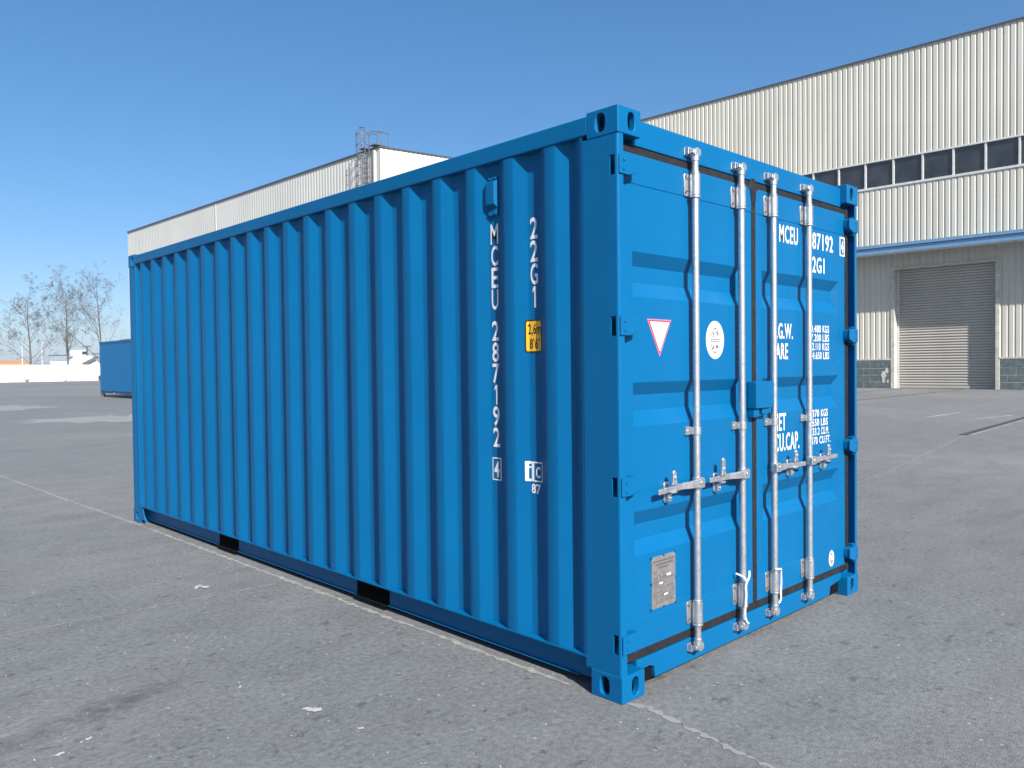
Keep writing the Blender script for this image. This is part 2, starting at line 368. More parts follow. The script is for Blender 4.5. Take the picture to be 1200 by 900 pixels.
for xs in (0, 1):
    for ys in (0, 1):
        for zs in (0, 1):
            casting(0 if not xs else W - .162, .162 if not xs else W, 0 if not ys else L - .178, .178 if not ys else L, 0 if not zs else H - .118, .118 if not zs else H, 2 * xs - 1, 2 * ys - 1, 2 * zs - 1)

HINGE_Z = [2.340, 1.645, 0.945, 0.255]
def door_post(mirror):
    fw = 0.034 if mirror else 0.044
    sec = [(0.10, 0.105), (0.085, 0.066), (0.011, 0.064), (0.010, 0.056), (fw, 0.010), (fw - .001, 0.007)]
    r = 0.013
    sec += [(fw - .004, 0.004)]
    for k in range(6): a = R(k * 18); sec.append((0.003 + r - r * math.sin(a), 0.004 + r - r * math.cos(a)))
    sec += [(0.003, 0.021), (0.003, 0.050), (0.003, 0.206), (0.012, 0.219), (0.06, 0.219)]
    zs = [0.118]
    for h in reversed(HINGE_Z): zs += [h - .043, h + .043]
    zs.append(H - .118)
    X = (lambda x: W - x) if mirror else (lambda x: x)
    mb = MB(); iy = sec.index((0.003, 0.021))
    for a, b in zip(zs[:-1], zs[1:]):
        slot = any(abs((a + b) / 2 - h) < .01 for h in HINGE_Z)
        for i in range(len(sec) - 1):
            (x0, y0), (x1, y1) = sec[i], sec[i + 1]
            if slot and i == iy:
                e = 0.0085
                for yy in (y0, y1): mb.quad((X(x0), yy, a), (X(e), yy, a), (X(e), yy, b), (X(x0), yy, b))
                for zz in (a, b): mb.quad((X(x0), y0, zz), (X(x0), y1, zz), (X(e), y1, zz), (X(e), y0, zz))
                continue
            if slot and i in (2, 3): continue
            mb.quad((X(x0), y0, a), (X(x1), y1, a), (X(x1), y1, b), (X(x0), y0, b))
    o = mb.build('corner_post', BLUE, box, sharp=21, merge=True)
    for h in HINGE_Z:      # hinge lug welded to the post
        lb = MB()
        for dz in (-.050, .050): lb.box(*sorted((X(0.014), X(0.050))), 0.0125, 0.045, h + dz - .006, h + dz + .006)
        lb.cyl((X(0.040), 0.024, h - .060), (X(0.040), 0.024, h + .060), 0.009, 12)
        lb.build('hinge_lug', BLUE, o, bevel=0.0015)
    return o
door_post(False); door_post(True)
for mirror in (0, 1):      # rear posts with a rolled fold
    X = (lambda x: W - x) if mirror else (lambda x: x)
    sec = [(0.05, 5.865), (0.030, 5.872), (0.006, 5.884), (0.003, 5.900), (0.003, 5.93), (0.010, 5.945), (0.003, 5.96), (0.003, 6.045), (0.012, 6.054), (0.16, 6.054)]
    mb = MB()
    for (a, b), (c, d) in zip(sec[:-1], sec[1:]): mb.quad((X(a), b, .118), (X(c), d, .118), (X(c), d, H - .118), (X(a), b, H - .118))
    mb.build('corner_post', BLUE, box, merge=True)

# corrugated side walls
X_OUT, X_IN = 0.005, 0.041
PITCH_S, FLAT_O, WEB, FLAT_I = 0.2795, 0.070, 0.066, 0.0775
prof = [(0.205, X_OUT), (0.222, X_OUT), (0.288, X_IN), (0.307, X_IN)]
for i in range(20):
    y = 0.373 + PITCH_S * i
    prof += [(y, X_OUT), (y + FLAT_O, X_OUT)]
    if i < 19: prof += [(y + FLAT_O + WEB, X_IN), (y + FLAT_O + WEB + FLAT_I, X_IN)]
prof += [(5.812, X_IN), (5.836, X_IN), (5.88, X_OUT + .004), (5.90, X_OUT + .004)]
def prof_x(y):
    for (a, xa), (b, xb) in zip(prof[:-1], prof[1:]):
        if a <= y <= b: return xa + (xb - xa) * (y - a) / (b - a)
    return X_OUT
def side_panel(mirror):
    X = (lambda x: W - x) if mirror else (lambda x: x)
    # fold lines slightly rounded
    pp = []
    for i, (y, x) in enumerate(prof):
        if 0 < i < len(prof) - 1:
            for (q, f) in ((prof[i - 1], 1), (prof[i + 1], -1)):
                d = Vector((q[0] - y, q[1] - x)); l = d.length; k = min(.005, l * .3) / l
                pp.append((y + d.x * k, x + d.y * k))
        else: pp.append((y, x))
    mb = MB()
    for (a, xa), (b, xb) in zip(pp[:-1], pp[1:]): mb.quad((X(xa), a, .165), (X(xb), b, .165), (X(xb), b, 2.515), (X(xa), a, 2.515))
    return mb.build('side_panel', BLUE, box, sharp=50, merge=True)
left = side_panel(0); side_panel(1)
for mirror in (0, 1):
    X = (lambda a, b: (W - b, W - a)) if mirror else (lambda a, b: (a, b))
    rb = MB().box(*X(0.0, 0.060), .176, L - .176, 2.494, 2.578).build('top_side_rail', BLUE, box, bevel=0.007, seg=3)
    # bottom rail: channel with set-back web, cut by two fork pockets
    mb = MB(); xa = 0.066
    mb.box(*X(0.002, 0.075), .20, 5.885, .1585, .1665)                     # top flange
    P = [2.004, 4.054]
    ends = [.185, P[0] - .175, P[0] + .175, P[1] - .175, P[1] + .175, 5.872]
    for a, b in zip(ends[0::2], ends[1::2]):
        mb.box(*X(xa, xa + .006), a, b, .040, .159)
        a2 = a + .12 if a < .5 else a; b2 = b - .10 if b > 5.5 else b
        mb.box(*X(0.054, xa), a2, b2, .036, .042)                       # bottom lip
    rail = mb.build('bottom_side_rail', BLUE, box, bevel=0.0012)
    for c in P:
        k = MB()
        k.quad((xa if not mirror else W - xa, c - .175, .157), (W / 2, c - .175, .157), (W / 2, c + .175, .157), (xa if not mirror else W - xa, c + .175, .157))
        for e in (-.177, .177): k.box(*X(xa, W / 2 - .01), c + e - .003, c + e + .003, .036, .158)
        k.box(*X(0.040, W / 2 - .01), c - .174, c + .174, .032, .038)
        k.build('fork_pocket', SHADE_BLACK, rail)  # shade inside the pocket is put into its near-black colour
    gx = X(0.004, 0.014)
    MB().prism([(5.88, .118), (5.885, .172), (5.838, .172), (5.77, .036), (5.885, .036)], DY, *gx).build('gusset_plate', BLUE, box)
# roof, floor, front wall
mb = MB(); n = 27; x0, x1 = .055, W - .055
for i in range(n):
    y = .15 + i * (L - .3) / n; d = (L - .3) / n
    for (a, za), (b, zb) in (((0, 2.576), (.32, 2.576)), ((.32, 2.576), (.42, 2.560)), ((.42, 2.560), (.9, 2.560)), ((.9, 2.560), (1, 2.576))):
        mb.quad((x0, y + a * d, za), (x1, y + a * d, za), (x1, y + b * d, zb), (x0, y + b * d, zb))
mb.build('roof_panel', BLUE, box, merge=True)
mb = MB(); n = 8
for i in range(n):
    x = .12 + i * (W - .24) / n; d = (W - .24) / n
    for (a, ya), (b, yb) in (((0, 6.045), (.3, 6.045)), ((.3, 6.045), (.5, 6.0)), ((.5, 6.0), (.8, 6.0)), ((.8, 6.0), (1, 6.045))):
        mb.quad((x + a * d, ya, .12), (x + b * d, yb, .12), (x + b * d, yb, 2.52), (x + a * d, ya, 2.52))
mb.build('front_wall', BLUE, box, merge=True)
MB().box(.1, W - .1, L - .06, L - .004, 2.48, 2.575).build('front_header', BLUE, box, bevel=.004)
MB().box(.1, W - .1, L - .06, L - .004, .03, .14).build('front_sill', BLUE, box, bevel=.004)
MB().box(.08, W - .08, .12, L - .1, .139, .156).build('floor', SHADE_BLACK, box)
for y in [.35 + .33 * i for i in range(17)]:
    if min(abs(y - 2.004), abs(y - 4.054)) < .26: continue
    MB().box(.10, W - .10, y, y + .045, .032, .138).build('cross_member', BLUE, box)

# door header and sill with cam keepers
BARS = [0.597, 1.020, 1.357, 1.775]
header = MB().box(.158, W - .158, Y_HEAD, .115, 2.452, 2.572).build('door_header', BLUE, box, bevel=.006, seg=3)
MB().box(.05, W - .05, .075, .15, 2.568, 2.5835).build('header_plate', BLUE, header, bevel=.002)
a, b = .158, W - .158
# sill outline with the notches beside the castings
sill_o = [(a, .142), (b, .142), (b, .104), (b - .014, .098), (b - .155, .085), (b - .168, .030), (a + .140, .030), (a + .132, .082), (a + .10, .094), (a, .094)]
sill = MB().prism(sill_o, DX, Y_HEAD, .125).build('door_sill', BLUE, box, bevel=.003)
MB().box(.164, W - .164, .126, .14, .022, .128).build('sill_web', SHADE_BLACK, sill)
for x0_, x1_ in ((.1635, .32), (W - .35, W - .1635)): MB().box(x0_, x1_, .062, .066, .020, .094).build('notch_shade_plate', SHADE_BLACK, sill)  # added black plates standing in for the shade inside the notches
# doors ------------------------------------------------------------
RECESS = [(1.983, 1.923, 1.849, 1.781), (1.397, 1.340, 1.268, 1.197), (.815, .748, .676, .613)]
def door(x0, x1, ra, rb, bars, hinge_side, handle_dir):
    mb = MB(); Y = Y_DOOR; D = Y + DEEP; z0, z1 = .190, 2.412
    def q(xa, xb, za, zb):
        if xa == x0 and xb == x1:
            for u0, u1 in ((x0, ra), (ra, rb), (rb, x1)): mb.quad((u0, Y, za), (u1, Y, za), (u1, Y, zb), (u0, Y, zb))
            return
        mb.quad((xa, Y, za), (xb, Y, za), (xb, Y, zb), (xa, Y, zb))
    top = z1
    for (a, b, c, d) in RECESS:
        q(x0, x1, a, top); q(x0, ra, d, a); q(rb, x1, d, a); top = d
        e = .034
        A = [(ra, Y, d), (rb, Y, d), (rb, Y, a), (ra, Y, a)]; B = [(ra + e, D, c), (rb - e, D, c), (rb - e, D, b), (ra + e, D, b)]
        mb.add(A + B, [(4, 5, 6, 7)] + [(i, (i + 1) % 4, 4 + (i + 1) % 4, 4 + i) for i in range(4)])
    q(x0, x1, z0, top)
    o = mb.build('door', BLUE, box, sharp=25, merge=True)
    f = MB()                      # frame tubes stand 3 mm proud of the pressed panel
    f.box(x0, x1, Y - .003, Y + .045, 2.281, 2.416); f.box(x0, x1, Y - .003, Y + .045, .186, .325)
    for xa, xb in ((x0, x0 + .048), (x1 - .048, x1)): f.box(xa, xb, Y - .002, Y + .045, .3255, 2.2805)
    f.build('door_frame', BLUE, o, bevel=.004, seg=2)
    s = 1 if hinge_side == 'left' else -1
    hx = .049 if s > 0 else W - .049
    for h in HINGE_Z:
        hb = MB()
        hx = .007 if s > 0 else W - .007
        out = [(hx, h - .041), (hx + s * .066, h - .041), (hx + s * .122, h - .024), (hx + s * .128, h - .010), (hx + s * .124, h + .036), (hx + s * .116, h + .042), (hx, h + .042)]
        hb.prism(out, DX, -.003, .0035)
        hb.prism([(hx + s * .026, h - .040), (hx + s * .060, h - .040), (hx + s * .116, h - .023), (hx + s * .122, h - .010), (hx + s * .118, h + .034), (hx + s * .110, h + .040), (hx + s * .026, h + .040)], DX, .0036, Y - .001)
        hb.cyl((hx + s * .030, -.002, h - .020), (hx + s * .030, -.008, h - .020), .007, 8); hb.cyl((hx + s * .030, -.002, h + .020), (hx + s * .030, -.008, h + .020), .007, 8)
        hb.build('hinge', BLUE, o, bevel=.003)
    for bi, bx in enumerate(bars):
        yb = 0.008
        MB().cyl((bx, yb, .115), (bx, yb, 2.478), .0168, 20).build('locking_bar', ZINC, o, sharp=60)
        for z in (2.336, .272):       # long bearing brackets
            k = MB()
            k.cyl((bx, yb, z - .050), (bx, yb, z + .050), .0235, 18)
            k.cyl((bx, yb, z - .062), (bx, yb, z - .052), .0255, 18); k.cyl((bx, yb, z + .052), (bx, yb, z + .062), .0215, 18)
            k.prism([(bx - .050, z - .044), (bx - .044, z - .054), (bx + .010, z - .054), (bx + .010, z + .054), (bx - .044, z + .054), (bx - .050, z + .044)], DX, .036, Y - .0035)
            
            k.prism([(bx - .008, z - .046), (bx + .010, z - .046), (bx + .010, z + .046), (bx - .008, z + .046)], DX, yb, .036)
            k.prism([(bx + .016, z - .045), (bx + .034, z - .045), (bx + .034, z + .045), (bx + .016, z + .045)], DX, yb, Y - .0035)
            br = k.build('bearing_bracket', ZINC, o, bevel=.0015)
        n = MB()
        for z in (2.336, .272):
            for dx_, dz_ in ((-.040, .038), (-.030, .030), (-.040, -.038), (-.030, -.030)): n.cyl((bx + dx_, .0365, z + dz_), (bx + dx_, .0325, z + dz_), .0050, 8)  # black discs stand in for the dark of the plate's holes
            for dz_ in (.034, -.034): n.cyl((bx + .0175, yb - .014, z + dz_), (bx + .020, yb - .018, z + dz_), .0042, 6)
        q_ = n.build('bracket_dots', ETCH, o); q_['kind'] = 'stuff'
        k = MB(); z = 1.155               # mid guide
        k.prism([(bx - .050, z - .020), (bx - .010, z - .020), (bx - .010, z + .020), (bx - .050, z + .020)], DX, .033, Y - .0005)
        k.tube([(bx, yb, z - .018), (bx, yb, z + .018)], .0215, 16); k.prism([(bx - .014, z - .017), (bx + .010, z - .017), (bx + .010, z + .017), (bx - .014, z + .017)], DX, yb, .033)
        k.cyl((bx - .038, .033, z), (bx - .038, .028, z), .006, 8)
        k.build('bar_guide', ZINC, o, bevel=.0012)
        for z, sg in ((2.478, 1), (.118, -1)):      # cam head on the bar and keeper on header or sill
            k = MB()
            k.cyl((bx, yb, z - sg * .03), (bx, yb, z + sg * .006), .0205, 16)
            k.prism([(bx - .022, z - sg * .006), (bx + .024, z - sg * .006), (bx + .030, z + sg * .012), (bx + .018, z + sg * .030), (bx - .004, z + sg * .034), (bx - .020, z + sg * .022)], DX, -.010, .020)
            k.prism([(bx - .032, z + sg * .004), (bx - .018, z + sg * .002), (bx - .014, z + sg * .018), (bx - .030, z + sg * .024)], DX, -.004, .016)
            k.prism([(bx + .020, z + sg * .010), (bx + .038, z + sg * .016), (bx + .036, z + sg * .030), (bx + .018, z + sg * .030)], DX, -.004, .016)
            k.build('bar_cam', ZINC, o, bevel=.003)
            par = header if sg > 0 else sill
            k = MB()
            k.prism([(bx - .044, z - sg * .002), (bx + .044, z - sg * .002), (bx + .044, z + sg * .030), (bx + .034, z + sg * .040), (bx - .034, z + sg * .040), (bx - .044, z + sg * .030)], DX, .037, Y_HEAD + .001)
            for e in (-.042, .034): k.prism([(bx + e, z), (bx + e + .008, z), (bx + e + .008, z + sg * .030), (bx + e, z + sg * .034)], DX, .016, .038)
            k.prism([(bx - .036, z + sg * .026), (bx + .030, z + sg * .026), (bx + .026, z + sg * .034), (bx - .032, z + sg * .034)], DX, .018, .038)
            k.build('cam_keeper', ZINC, par, bevel=.002)
        # handle
        s2 = handle_dir; z = .905
        k = MB()
        k.prism([(bx - .026, z - .024), (bx + .026, z - .024), (bx + .026, z + .018), (bx + .016, z + .026), (bx - .016, z + .026), (bx - .026, z + .018)], DX, -.022, -.008)
        k.cyl((bx, yb, z - .024), (bx, yb, z + .024), .0225, 16)
        k.cyl((bx + s2 * .004, -.022, z + .002), (bx + s2 * .004, -.027, z + .002), .009, 10)
        drop = .004 if bi == 0 else -.001
        hp = [(.018, .019, -.020, -.002), (.075, .017, -.017, .002), (.13, .015, -.002, .010), (.20, .014, -.004, .006), (.285, .0125, -.010, .000), (.335, .0125, -.012, -.002)]
        for (u0, h0, ya, yb_), (u1, h1, yc, yd) in zip(hp[:-1], hp[1:]):
            za, zb = z - .001 - drop * u0 * 6, z - .001 - drop * u1 * 6
            xa, xb = bx + s2 * u0, bx + s2 * u1
            k.add([(xa, ya, za - h0), (xa, ya, za + h0), (xa, yb_, za + h0), (xa, yb_, za - h0), (xb, yc, zb - h1), (xb, yc, zb + h1), (xb, yd, zb + h1), (xb, yd, zb - h1)],
                  [(0, 1, 2, 3), (7, 6, 5, 4), (0, 4, 5, 1), (1, 5, 6, 2), (2, 6, 7, 3), (3, 7, 4, 0)])
        k.build('door_handle', ZINC, o, bevel=.003)
        cx = bx + s2 * .215; k = MB()     # catch plate with its rocking cover
        cap = [(cx + .018 * math.cos(a), z - .058 + .018 * math.sin(a)) for a in [math.pi + math.pi * i / 8 for i in range(9)]]
        cap += [(cx + .018 * math.cos(a), z + .006 + .018 * math.sin(a)) for a in [math.pi * i / 8 for i in range(9)]]
        k.prism(cap, DX, .034, Y - .0005)
        k.prism([(cx - .018, z - .026), (cx + .020, z - .026), (cx + .020, z - .016), (cx - .018, z - .016)], DX, -.014, .034)
        tall = .092 if bi == 1 and s2 < 0 else .070
        k.prism([(cx - .020, z + .014), (cx + .024, z + .014), (cx + .012, z + .040), (cx + .013, z + tall), (cx - .004, z + tall + .012), (cx - .016, z + tall), (cx - .014, z + .040)], DX, -.016, -.004)
        k.prism([(cx - .012, z + .016), (cx + .012, z + .016), (cx + .010, z + .024), (cx - .010, z + .024)], DX, -.004, .036)
        k.prism([(cx - .013, z - .066), (cx + .013, z - .066), (cx + .014, z - .030), (cx - .014, z - .030)], DX, .012, .035)
        k.cyl((cx + .002, .012, z - .050), (cx + .002, .006, z - .050), .008, 10); k.cyl((cx, -.016, z + .048), (cx, -.022, z + .048), .008, 10)
        k.build('handle_catch', ZINC, o, bevel=.0025)
    return o
dl = door(.088, 1.190, .150, 1.075, BARS[:2], 'left', -1)
dr = door(1.212, 2.338, 1.295, 2.250, BARS[2:], 'right', 1)
# rubber gaskets
g = MB()
g.box(.090, 1.2145, .046, .075, 2.414, 2.449); g.box(.092, 1.2145, .046, .075, .146, .188); g.box(.064, .0885, .055, .075, .147, 2.448)
g.box(1.181, 1.221, .0385, .075, .1885, 2.4135)
g.prism([(1.150, 2.405), (1.246, 2.405), (1.235, 2.440), (1.218, 2.462), (1.190, 2.466), (1.165, 2.444)], DX, .038, .046)
g.prism([(1.183, 2.33), (1.217, 2.33), (1.232, 2.407), (1.168, 2.407)], DX, .0362, .0455)
g.build('door_gasket', RUBBER, dl, bevel=.003)
g = MB()
g.box(1.2155, 2.350, .046, .075, 2.414, 2.449); g.box(1.2155, 2.350, .046, .075, .146, .188); g.box(2.3385, 2.378, .040, .075, .147, 2.448)
g.build('door_gasket', RUBBER, dr, bevel=.003)
# lock box across the two doors
k = MB()
k.prism([(1.128, 1.238), (1.318, 1.238), (1.318, 1.372), (1.310, 1.380), (1.136, 1.380), (1.128, 1.372)], DX, -.012, -.006)
k.box(1.1285, 1.134, -.0055, .041, 1.238, 1.3795); k.box(1.312, 1.3175, -.0055, .041, 1.238, 1.3795); k.box(1.1345, 1.3115, -.0055, .041, 1.374, 1.3795)
k.box(1.134, 1.190, .004, .041, 1.190, 1.300); k.box(1.150, 1.205, .000, .034, 1.196, 1.204); k.box(1.215, 1.290, -.0005, .034, 1.205, 1.290)
k.build('lock_box', BLUE, dl, bevel=.003)

# --- painted codes and stickers on the doors
YD = Y_DOOR - .0018
DF = lambda u, v: (u, YD, v)
def dtext(rows, name, parent=dr, bold=0.014):
    mb = MB()
    for s, x0, x1, z0, z1 in rows:
        cw = [.75 if ch == ' ' else .5 if ch in '.1' else 1.0 for ch in s]; tot = sum(cw); a = 0
        for wd in s.split(' '):          # one mesh per word
            i0 = s.index(wd, a); i1 = i0 + len(wd); a = i1
            mb = MB(); text(mb, wd, DF, x0 + (x1 - x0) * sum(cw[:i0]) / tot, x0 + (x1 - x0) * (sum(cw[:i1]) - .06) / tot, z0, z1, bold); mb.build(name, WHITE, parent)
for r_ in [('MCEU', 1.490, 1.713, 2.157, 2.258), ('2', 1.835, 1.880, 2.155, 2.256), ('87192', 1.893, 2.174, 2.155, 2.256), ('2', 1.835, 1.880, 2.016, 2.112), ('2G1', 1.893, 2.056, 2.016, 2.112)]: dtext([r_], 'code_marking')
bx = MB()      # check digit in its box
xa, xb, za, zb = 2.262, 2.334, 2.146, 2.266
yf = Y_DOOR - .0035
for q in ((xa, xb, za, za + .010), (xa, xb, zb - .010, zb), (xa, xa + .010, za + .0101, zb - .0101), (xb - .010, xb, za + .0101, zb - .0101)): bx.quad((q[0], yf, q[2]), (q[1], yf, q[2]), (q[1], yf, q[3]), (q[0], yf, q[3]))
text(bx, '4', lambda u, v: (u, yf, v), xa + .020, xb - .018, za + .022, zb - .022, .03); bx.build('check_digit', WHITE, dr)
for r_ in [('M.G.W.', 1.395, 1.648, 1.613, 1.703), ('TARE', 1.400, 1.588, 1.499, 1.589), ('NET', 1.418, 1.562, 1.095, 1.193), ('CU.CAP.', 1.428, 1.722, .978, 1.080)]: dtext([r_], 'weight_marking', bold=.016)
rows = []
for i, (s, xl, xr) in enumerate((('30.480 KGS', 1.842, 2.114), ('67.200 LBS', 1.842, 2.114), ('2.110 KGS', 1.890, 2.114), ('4.650 LBS', 1.890, 2.114))):
    z = 1.703 - .0535 * i; rows.append((s, xl, xr, z - .045, z))
for i, (s, xl, xr) in enumerate((('28.370 KGS', 1.806, 2.094), ('62.550 LBS', 1.806, 2.094), ('33.2 CU.M.', 1.890, 2.108), ('1.170 CU.FT.', 1.850, 2.130))):
    z = 1.194 - .0545 * i; rows.append((s, xl, xr, z - .045, z))
for r_ in rows: dtext([r_], 'weight_marking', bold=.014)
def disc(mb, cx, cz, rx, rz, y, n=32): return mb.add([(cx + rx * math.cos(2 * math.pi * i / n), y, cz + rz * math.sin(2 * math.pi * i / n)) for i in range(n)], [tuple(range(n))])
def ring(mb, cx, cz, rx, rz, wd, y, n=36):
    for i in range(n):
        a, b = 2 * math.pi * i / n, 2 * math.pi * (i + 1) / n; P = lambda t_, k: (cx + (rx - k) * math.cos(t_), y, cz + (rz - k) * math.sin(t_))
        mb.quad(P(a, 0), P(b, 0), P(b, wd), P(a, wd))
    return mb
def tri(mb, s, y):
    cx, cz = .349, 1.628; A = [(-.094, .057), (.094, .057), (0, -.115)]
    return mb.add([(cx + u * s, y, cz + v * s) for u, v in A], [(0, 1, 2)])
def decal_sheet(o): return o
st = tri(MB(), 1.0, YD).build('triangle_sticker', PINK, dl); tri(MB(), .92, YD - .0008).build('sticker_border', RED, dl); tri(MB(), .80, YD - .0016).build('sticker_face', WHITE, dl)
disc(MB(), .822, 1.597, .083, .096, YD).build('round_sticker', WHITE, dl)
e = MB(); ye = YD - .0008
ring(e, .822, 1.595, .041, .064, .0055, ye)
def hb(x0, x1, z0, z1): e.quad((x0, ye - .0003, z0), (x1, ye - .0003, z0), (x1, ye - .0003, z1), (x0, ye - .0003, z1))
hb(.785, .859, 1.598, 1.602); hb(.785, .859, 1.588, 1.592); hb(.820, .824, 1.604, 1.655); hb(.820, .824, 1.535, 1.586)
for x, z in ((.798, 1.612), (.829, 1.612), (.798, 1.550), (.829, 1.550)):
    for i in range(5):
        a, b = random.uniform(0, .016), random.uniform(0, .026)
        if random.random() < .5: hb(x + a, x + a + .004, z + b * .3, z + b * .3 + .018)
        else: hb(x, x + .016, z + b, z + b + .0035)
e.build('sticker_emblem', TAN, dl)
disc(MB(), 2.134, .259, .036, .050, Y_DOOR - .0048).build('round_sticker', WHITE, dr)
k = MB()
for i in range(12):
    a = 2 * math.pi * i / 12; 
    if i % 3 == 2: continue
    x, z = 2.134 + .020 * math.cos(a), .259 + .028 * math.sin(a); k.quad((x - .006, Y_DOOR - .0056, z - .006), (x + .006, Y_DOOR - .0056, z - .006), (x + .006, Y_DOOR - .0056, z + .006), (x - .006, Y_DOOR - .0056, z + .006))
k.build('sticker_print', RED, dr)
k = MB().quad((2.130, Y_DOOR - .0058, .238), (2.150, Y_DOOR - .0058, .238), (2.150, Y_DOOR - .0058, .249), (2.130, Y_DOOR - .0058, .249)); k.build('sticker_print', NAVY, dr)
# data plate
px0, px1, pz0, pz1 = .273, .460, .346, .588
pl = MB().prism([(px0 + .008, pz0), (px1 - .008, pz0), (px1, pz0 + .008), (px1, pz1 - .008), (px1 - .008, pz1), (px0 + .008, pz1), (px0, pz1 - .008), (px0, pz0 + .008)], DX, Y_DOOR - .004, Y_DOOR - .0005).build('data_plate', PLATE, dl)
e = MB(); ye = Y_DOOR - .0046; rr = random.Random(3)
def eb(x0, x1, z0, z1, m=None): (m or e).quad((x0, ye, z0), (x1, ye, z0), (x1, ye, z1), (x0, ye, z1))
z = pz1 - .020
for k_, (i0, i1) in enumerate(((.012, .175), (.030, .165), (.055, .130))):
    x = px0 + i0
    while x < px0 + i1: wv = rr.uniform(.004, .010); eb(x, x + wv, z - .0075, z); x += wv + .0025
    z -= .016
while z > pz0 + .022:
    x = px0 + .012; stop = px0 + (.172 if rr.random() < .7 else .10)
    if rr.random() < .25: eb(px0 + .010, px1 - .010, z - .0015, z)
    else:
        while x < stop:
            wv = rr.uniform(.003, .011)
            if rr.random() < .72: eb(x, x + wv, z - .005, z)
            x += wv + .003
    z -= .0098
e.build('plate_text', ETCH, dl)
ye -= .0005
for x0, x1, z0, z1 in ((.115, .150, .140, .150), (.055, .085, .110, .118), (.095, .125, .052, .060)):
    k = MB(); eb(px0 + x0, px0 + x1, pz0 + z0, pz0 + z1, k); k.build('plate_field', FRAME, dl)
k = MB()
for x in (px0 - .002, (px0 + px1) / 2, px1 + .002):
    for z in (pz0 + .002, (pz0 + pz1) / 2, pz1 - .001):
        if abs(x - (px0 + px1) / 2) < .01 and abs(z - (pz0 + pz1) / 2) < .05: continue
        k.cyl((x, Y_DOOR, z), (x, Y_DOOR - .008, z), .0055, 8)
q_ = k.build('plate_rivets', BLUE, dl); q_['kind'] = 'stuff'

# --- painted codes on the side wall (on the set-back flats)
XS = X_IN - .0018
zt = lambda z: 1.477 + (z - 1.477) * 1.0150
def side_letters(s, yc, ztop, pitch, hgt, wd, name):
    mb = MB()
    for i, ch in enumerate(s):
        if ch == ' ': continue
        ww = wd * (.46 if ch == '1' else 1.12 if ch == 'M' else 1); z1 = zt(ztop - pitch * i); z0 = z1 - hgt
        text(mb, ch, lambda u, v: (XS, yc - u, v), -ww / 2, ww / 2, z0, z1, .008 if ch == 'M' else .016)
    return mb.build(name, WHITE, left)
side_letters('MCEU', .8275, 2.186, .1085, .103, .050, 'code_marking')
side_letters('287192', .8275, 1.703, .1065, .100, .050, 'code_marking')
side_letters('22G1', .548, 2.180, .1085, .103, .050, 'size_marking')
mb = MB(); y0, y1 = .8275 - .033, .8275 + .033; z0, z1 = zt(.905), zt(1.019)
for q in ((y0, y1, z0, z0 + .006), (y0, y1, z1 - .006, z1), (y0, y0 + .006, z0 + .0061, z1 - .0061), (y1 - .006, y1, z0 + .0061, z1 - .0061)): mb.quad((XS, q[0], q[2]), (XS, q[1], q[2]), (XS, q[1], q[3]), (XS, q[0], q[3]))
text(mb, '4', lambda u, v: (XS, .8275 - u, v), -.020, .020, z0 + .016, z1 - .016, .03); mb.build('check_digit', WHITE, left)
FOLDS = [.443, .509, .5865, .6525]
def conform(mb, name, material, off):
    """wrap flat shapes given in y-z round the folds of the wall"""
    bm = bmesh.new(); me = bpy.data.meshes.new(name); me.from_pydata(mb.v, [], mb.f); bm.from_mesh(me)
    for f in FOLDS: bmesh.ops.bisect_plane(bm, geom=bm.verts[:] + bm.edges[:] + bm.faces[:], plane_co=(0, f, 0), plane_no=(0, 1, 0))
    for v in bm.verts: v.co.x = prof_x(v.co.y) - off
    bm.to_mesh(me); bm.free(); me.materials.append(material)
    o = bpy.data.objects.new(name, me); C.objects.link(o); o.parent = left; return o
SF = lambda u, v: (0, u, v)
def rrect(y0, y1, z0, z1, r):
    pts = []
    for cy, cz, a0 in ((y1 - r, z1 - r, 0), (y0 + r, z1 - r, 90), (y0 + r, z0 + r, 180), (y1 - r, z0 + r, 270)):
        pts += [(0, cy + r * math.cos(R(a0 + k * 30)), cz + r * math.sin(R(a0 + k * 30))) for k in range(4)]
    m_ = MB(); m_.add(pts, [tuple(range(len(pts)))]); return m_
a0, a1, b0, b1 = .497, .606, zt(1.540), zt(1.696)
conform(rrect(a0, a1, b0, b1, .012), 'height_sticker', BLACK, .0016)
conform(rrect(a0 + .007, a1 - .007, b0 + .007, b1 - .007, .008), 'height_sticker_face', YELLOW, .0024)
k = MB(); text(k, '2,6m', lambda u, v: (0, a1 - u, v), .016, .100, b0 + .080, b0 + .140, .02); text(k, "8'6'", lambda u, v: (0, a1 - u, v), .026, .090, b0 + .018, b0 + .070, .02)
conform(k, 'height_sticker_text', BLACK, .0032)
c0, c1, d0, d1 = .504, .611, zt(.924), zt(1.019)
k = MB()
mid_y = (c0 + c1) / 2 + .004
k.add([(0, mid_y, d0), (0, c1, d0), (0, c1, d1), (0, mid_y, d1)], [(0, 1, 2, 3)])
for q in ((c0, mid_y, d0, d0 + .006), (c0, mid_y, d1 - .006, d1), (c0, c0 + .006, d0 + .006, d1 - .006)): k.add([(0, q[0], q[2]), (0, q[1], q[2]), (0, q[1], q[3]), (0, q[0], q[3])], [(0, 1, 2, 3)])
text(k, 'C', lambda u, v: (0, mid_y - u, v), .012, .042, d0 + .018, d1 - .022, .03)
text(k, '87', lambda u, v: (0, .580 - u, v), 0, .062, zt(.866), zt(.913), .03)
conform(k, 'railway_marking', WHITE, .0017)
k = MB(); text(k, 'i', lambda u, v: (0, c1 - u, v), .017, .035, d0 + .012, d1 - .010, .012); conform(k, 'railway_marking_letter', BLUE, .0030)
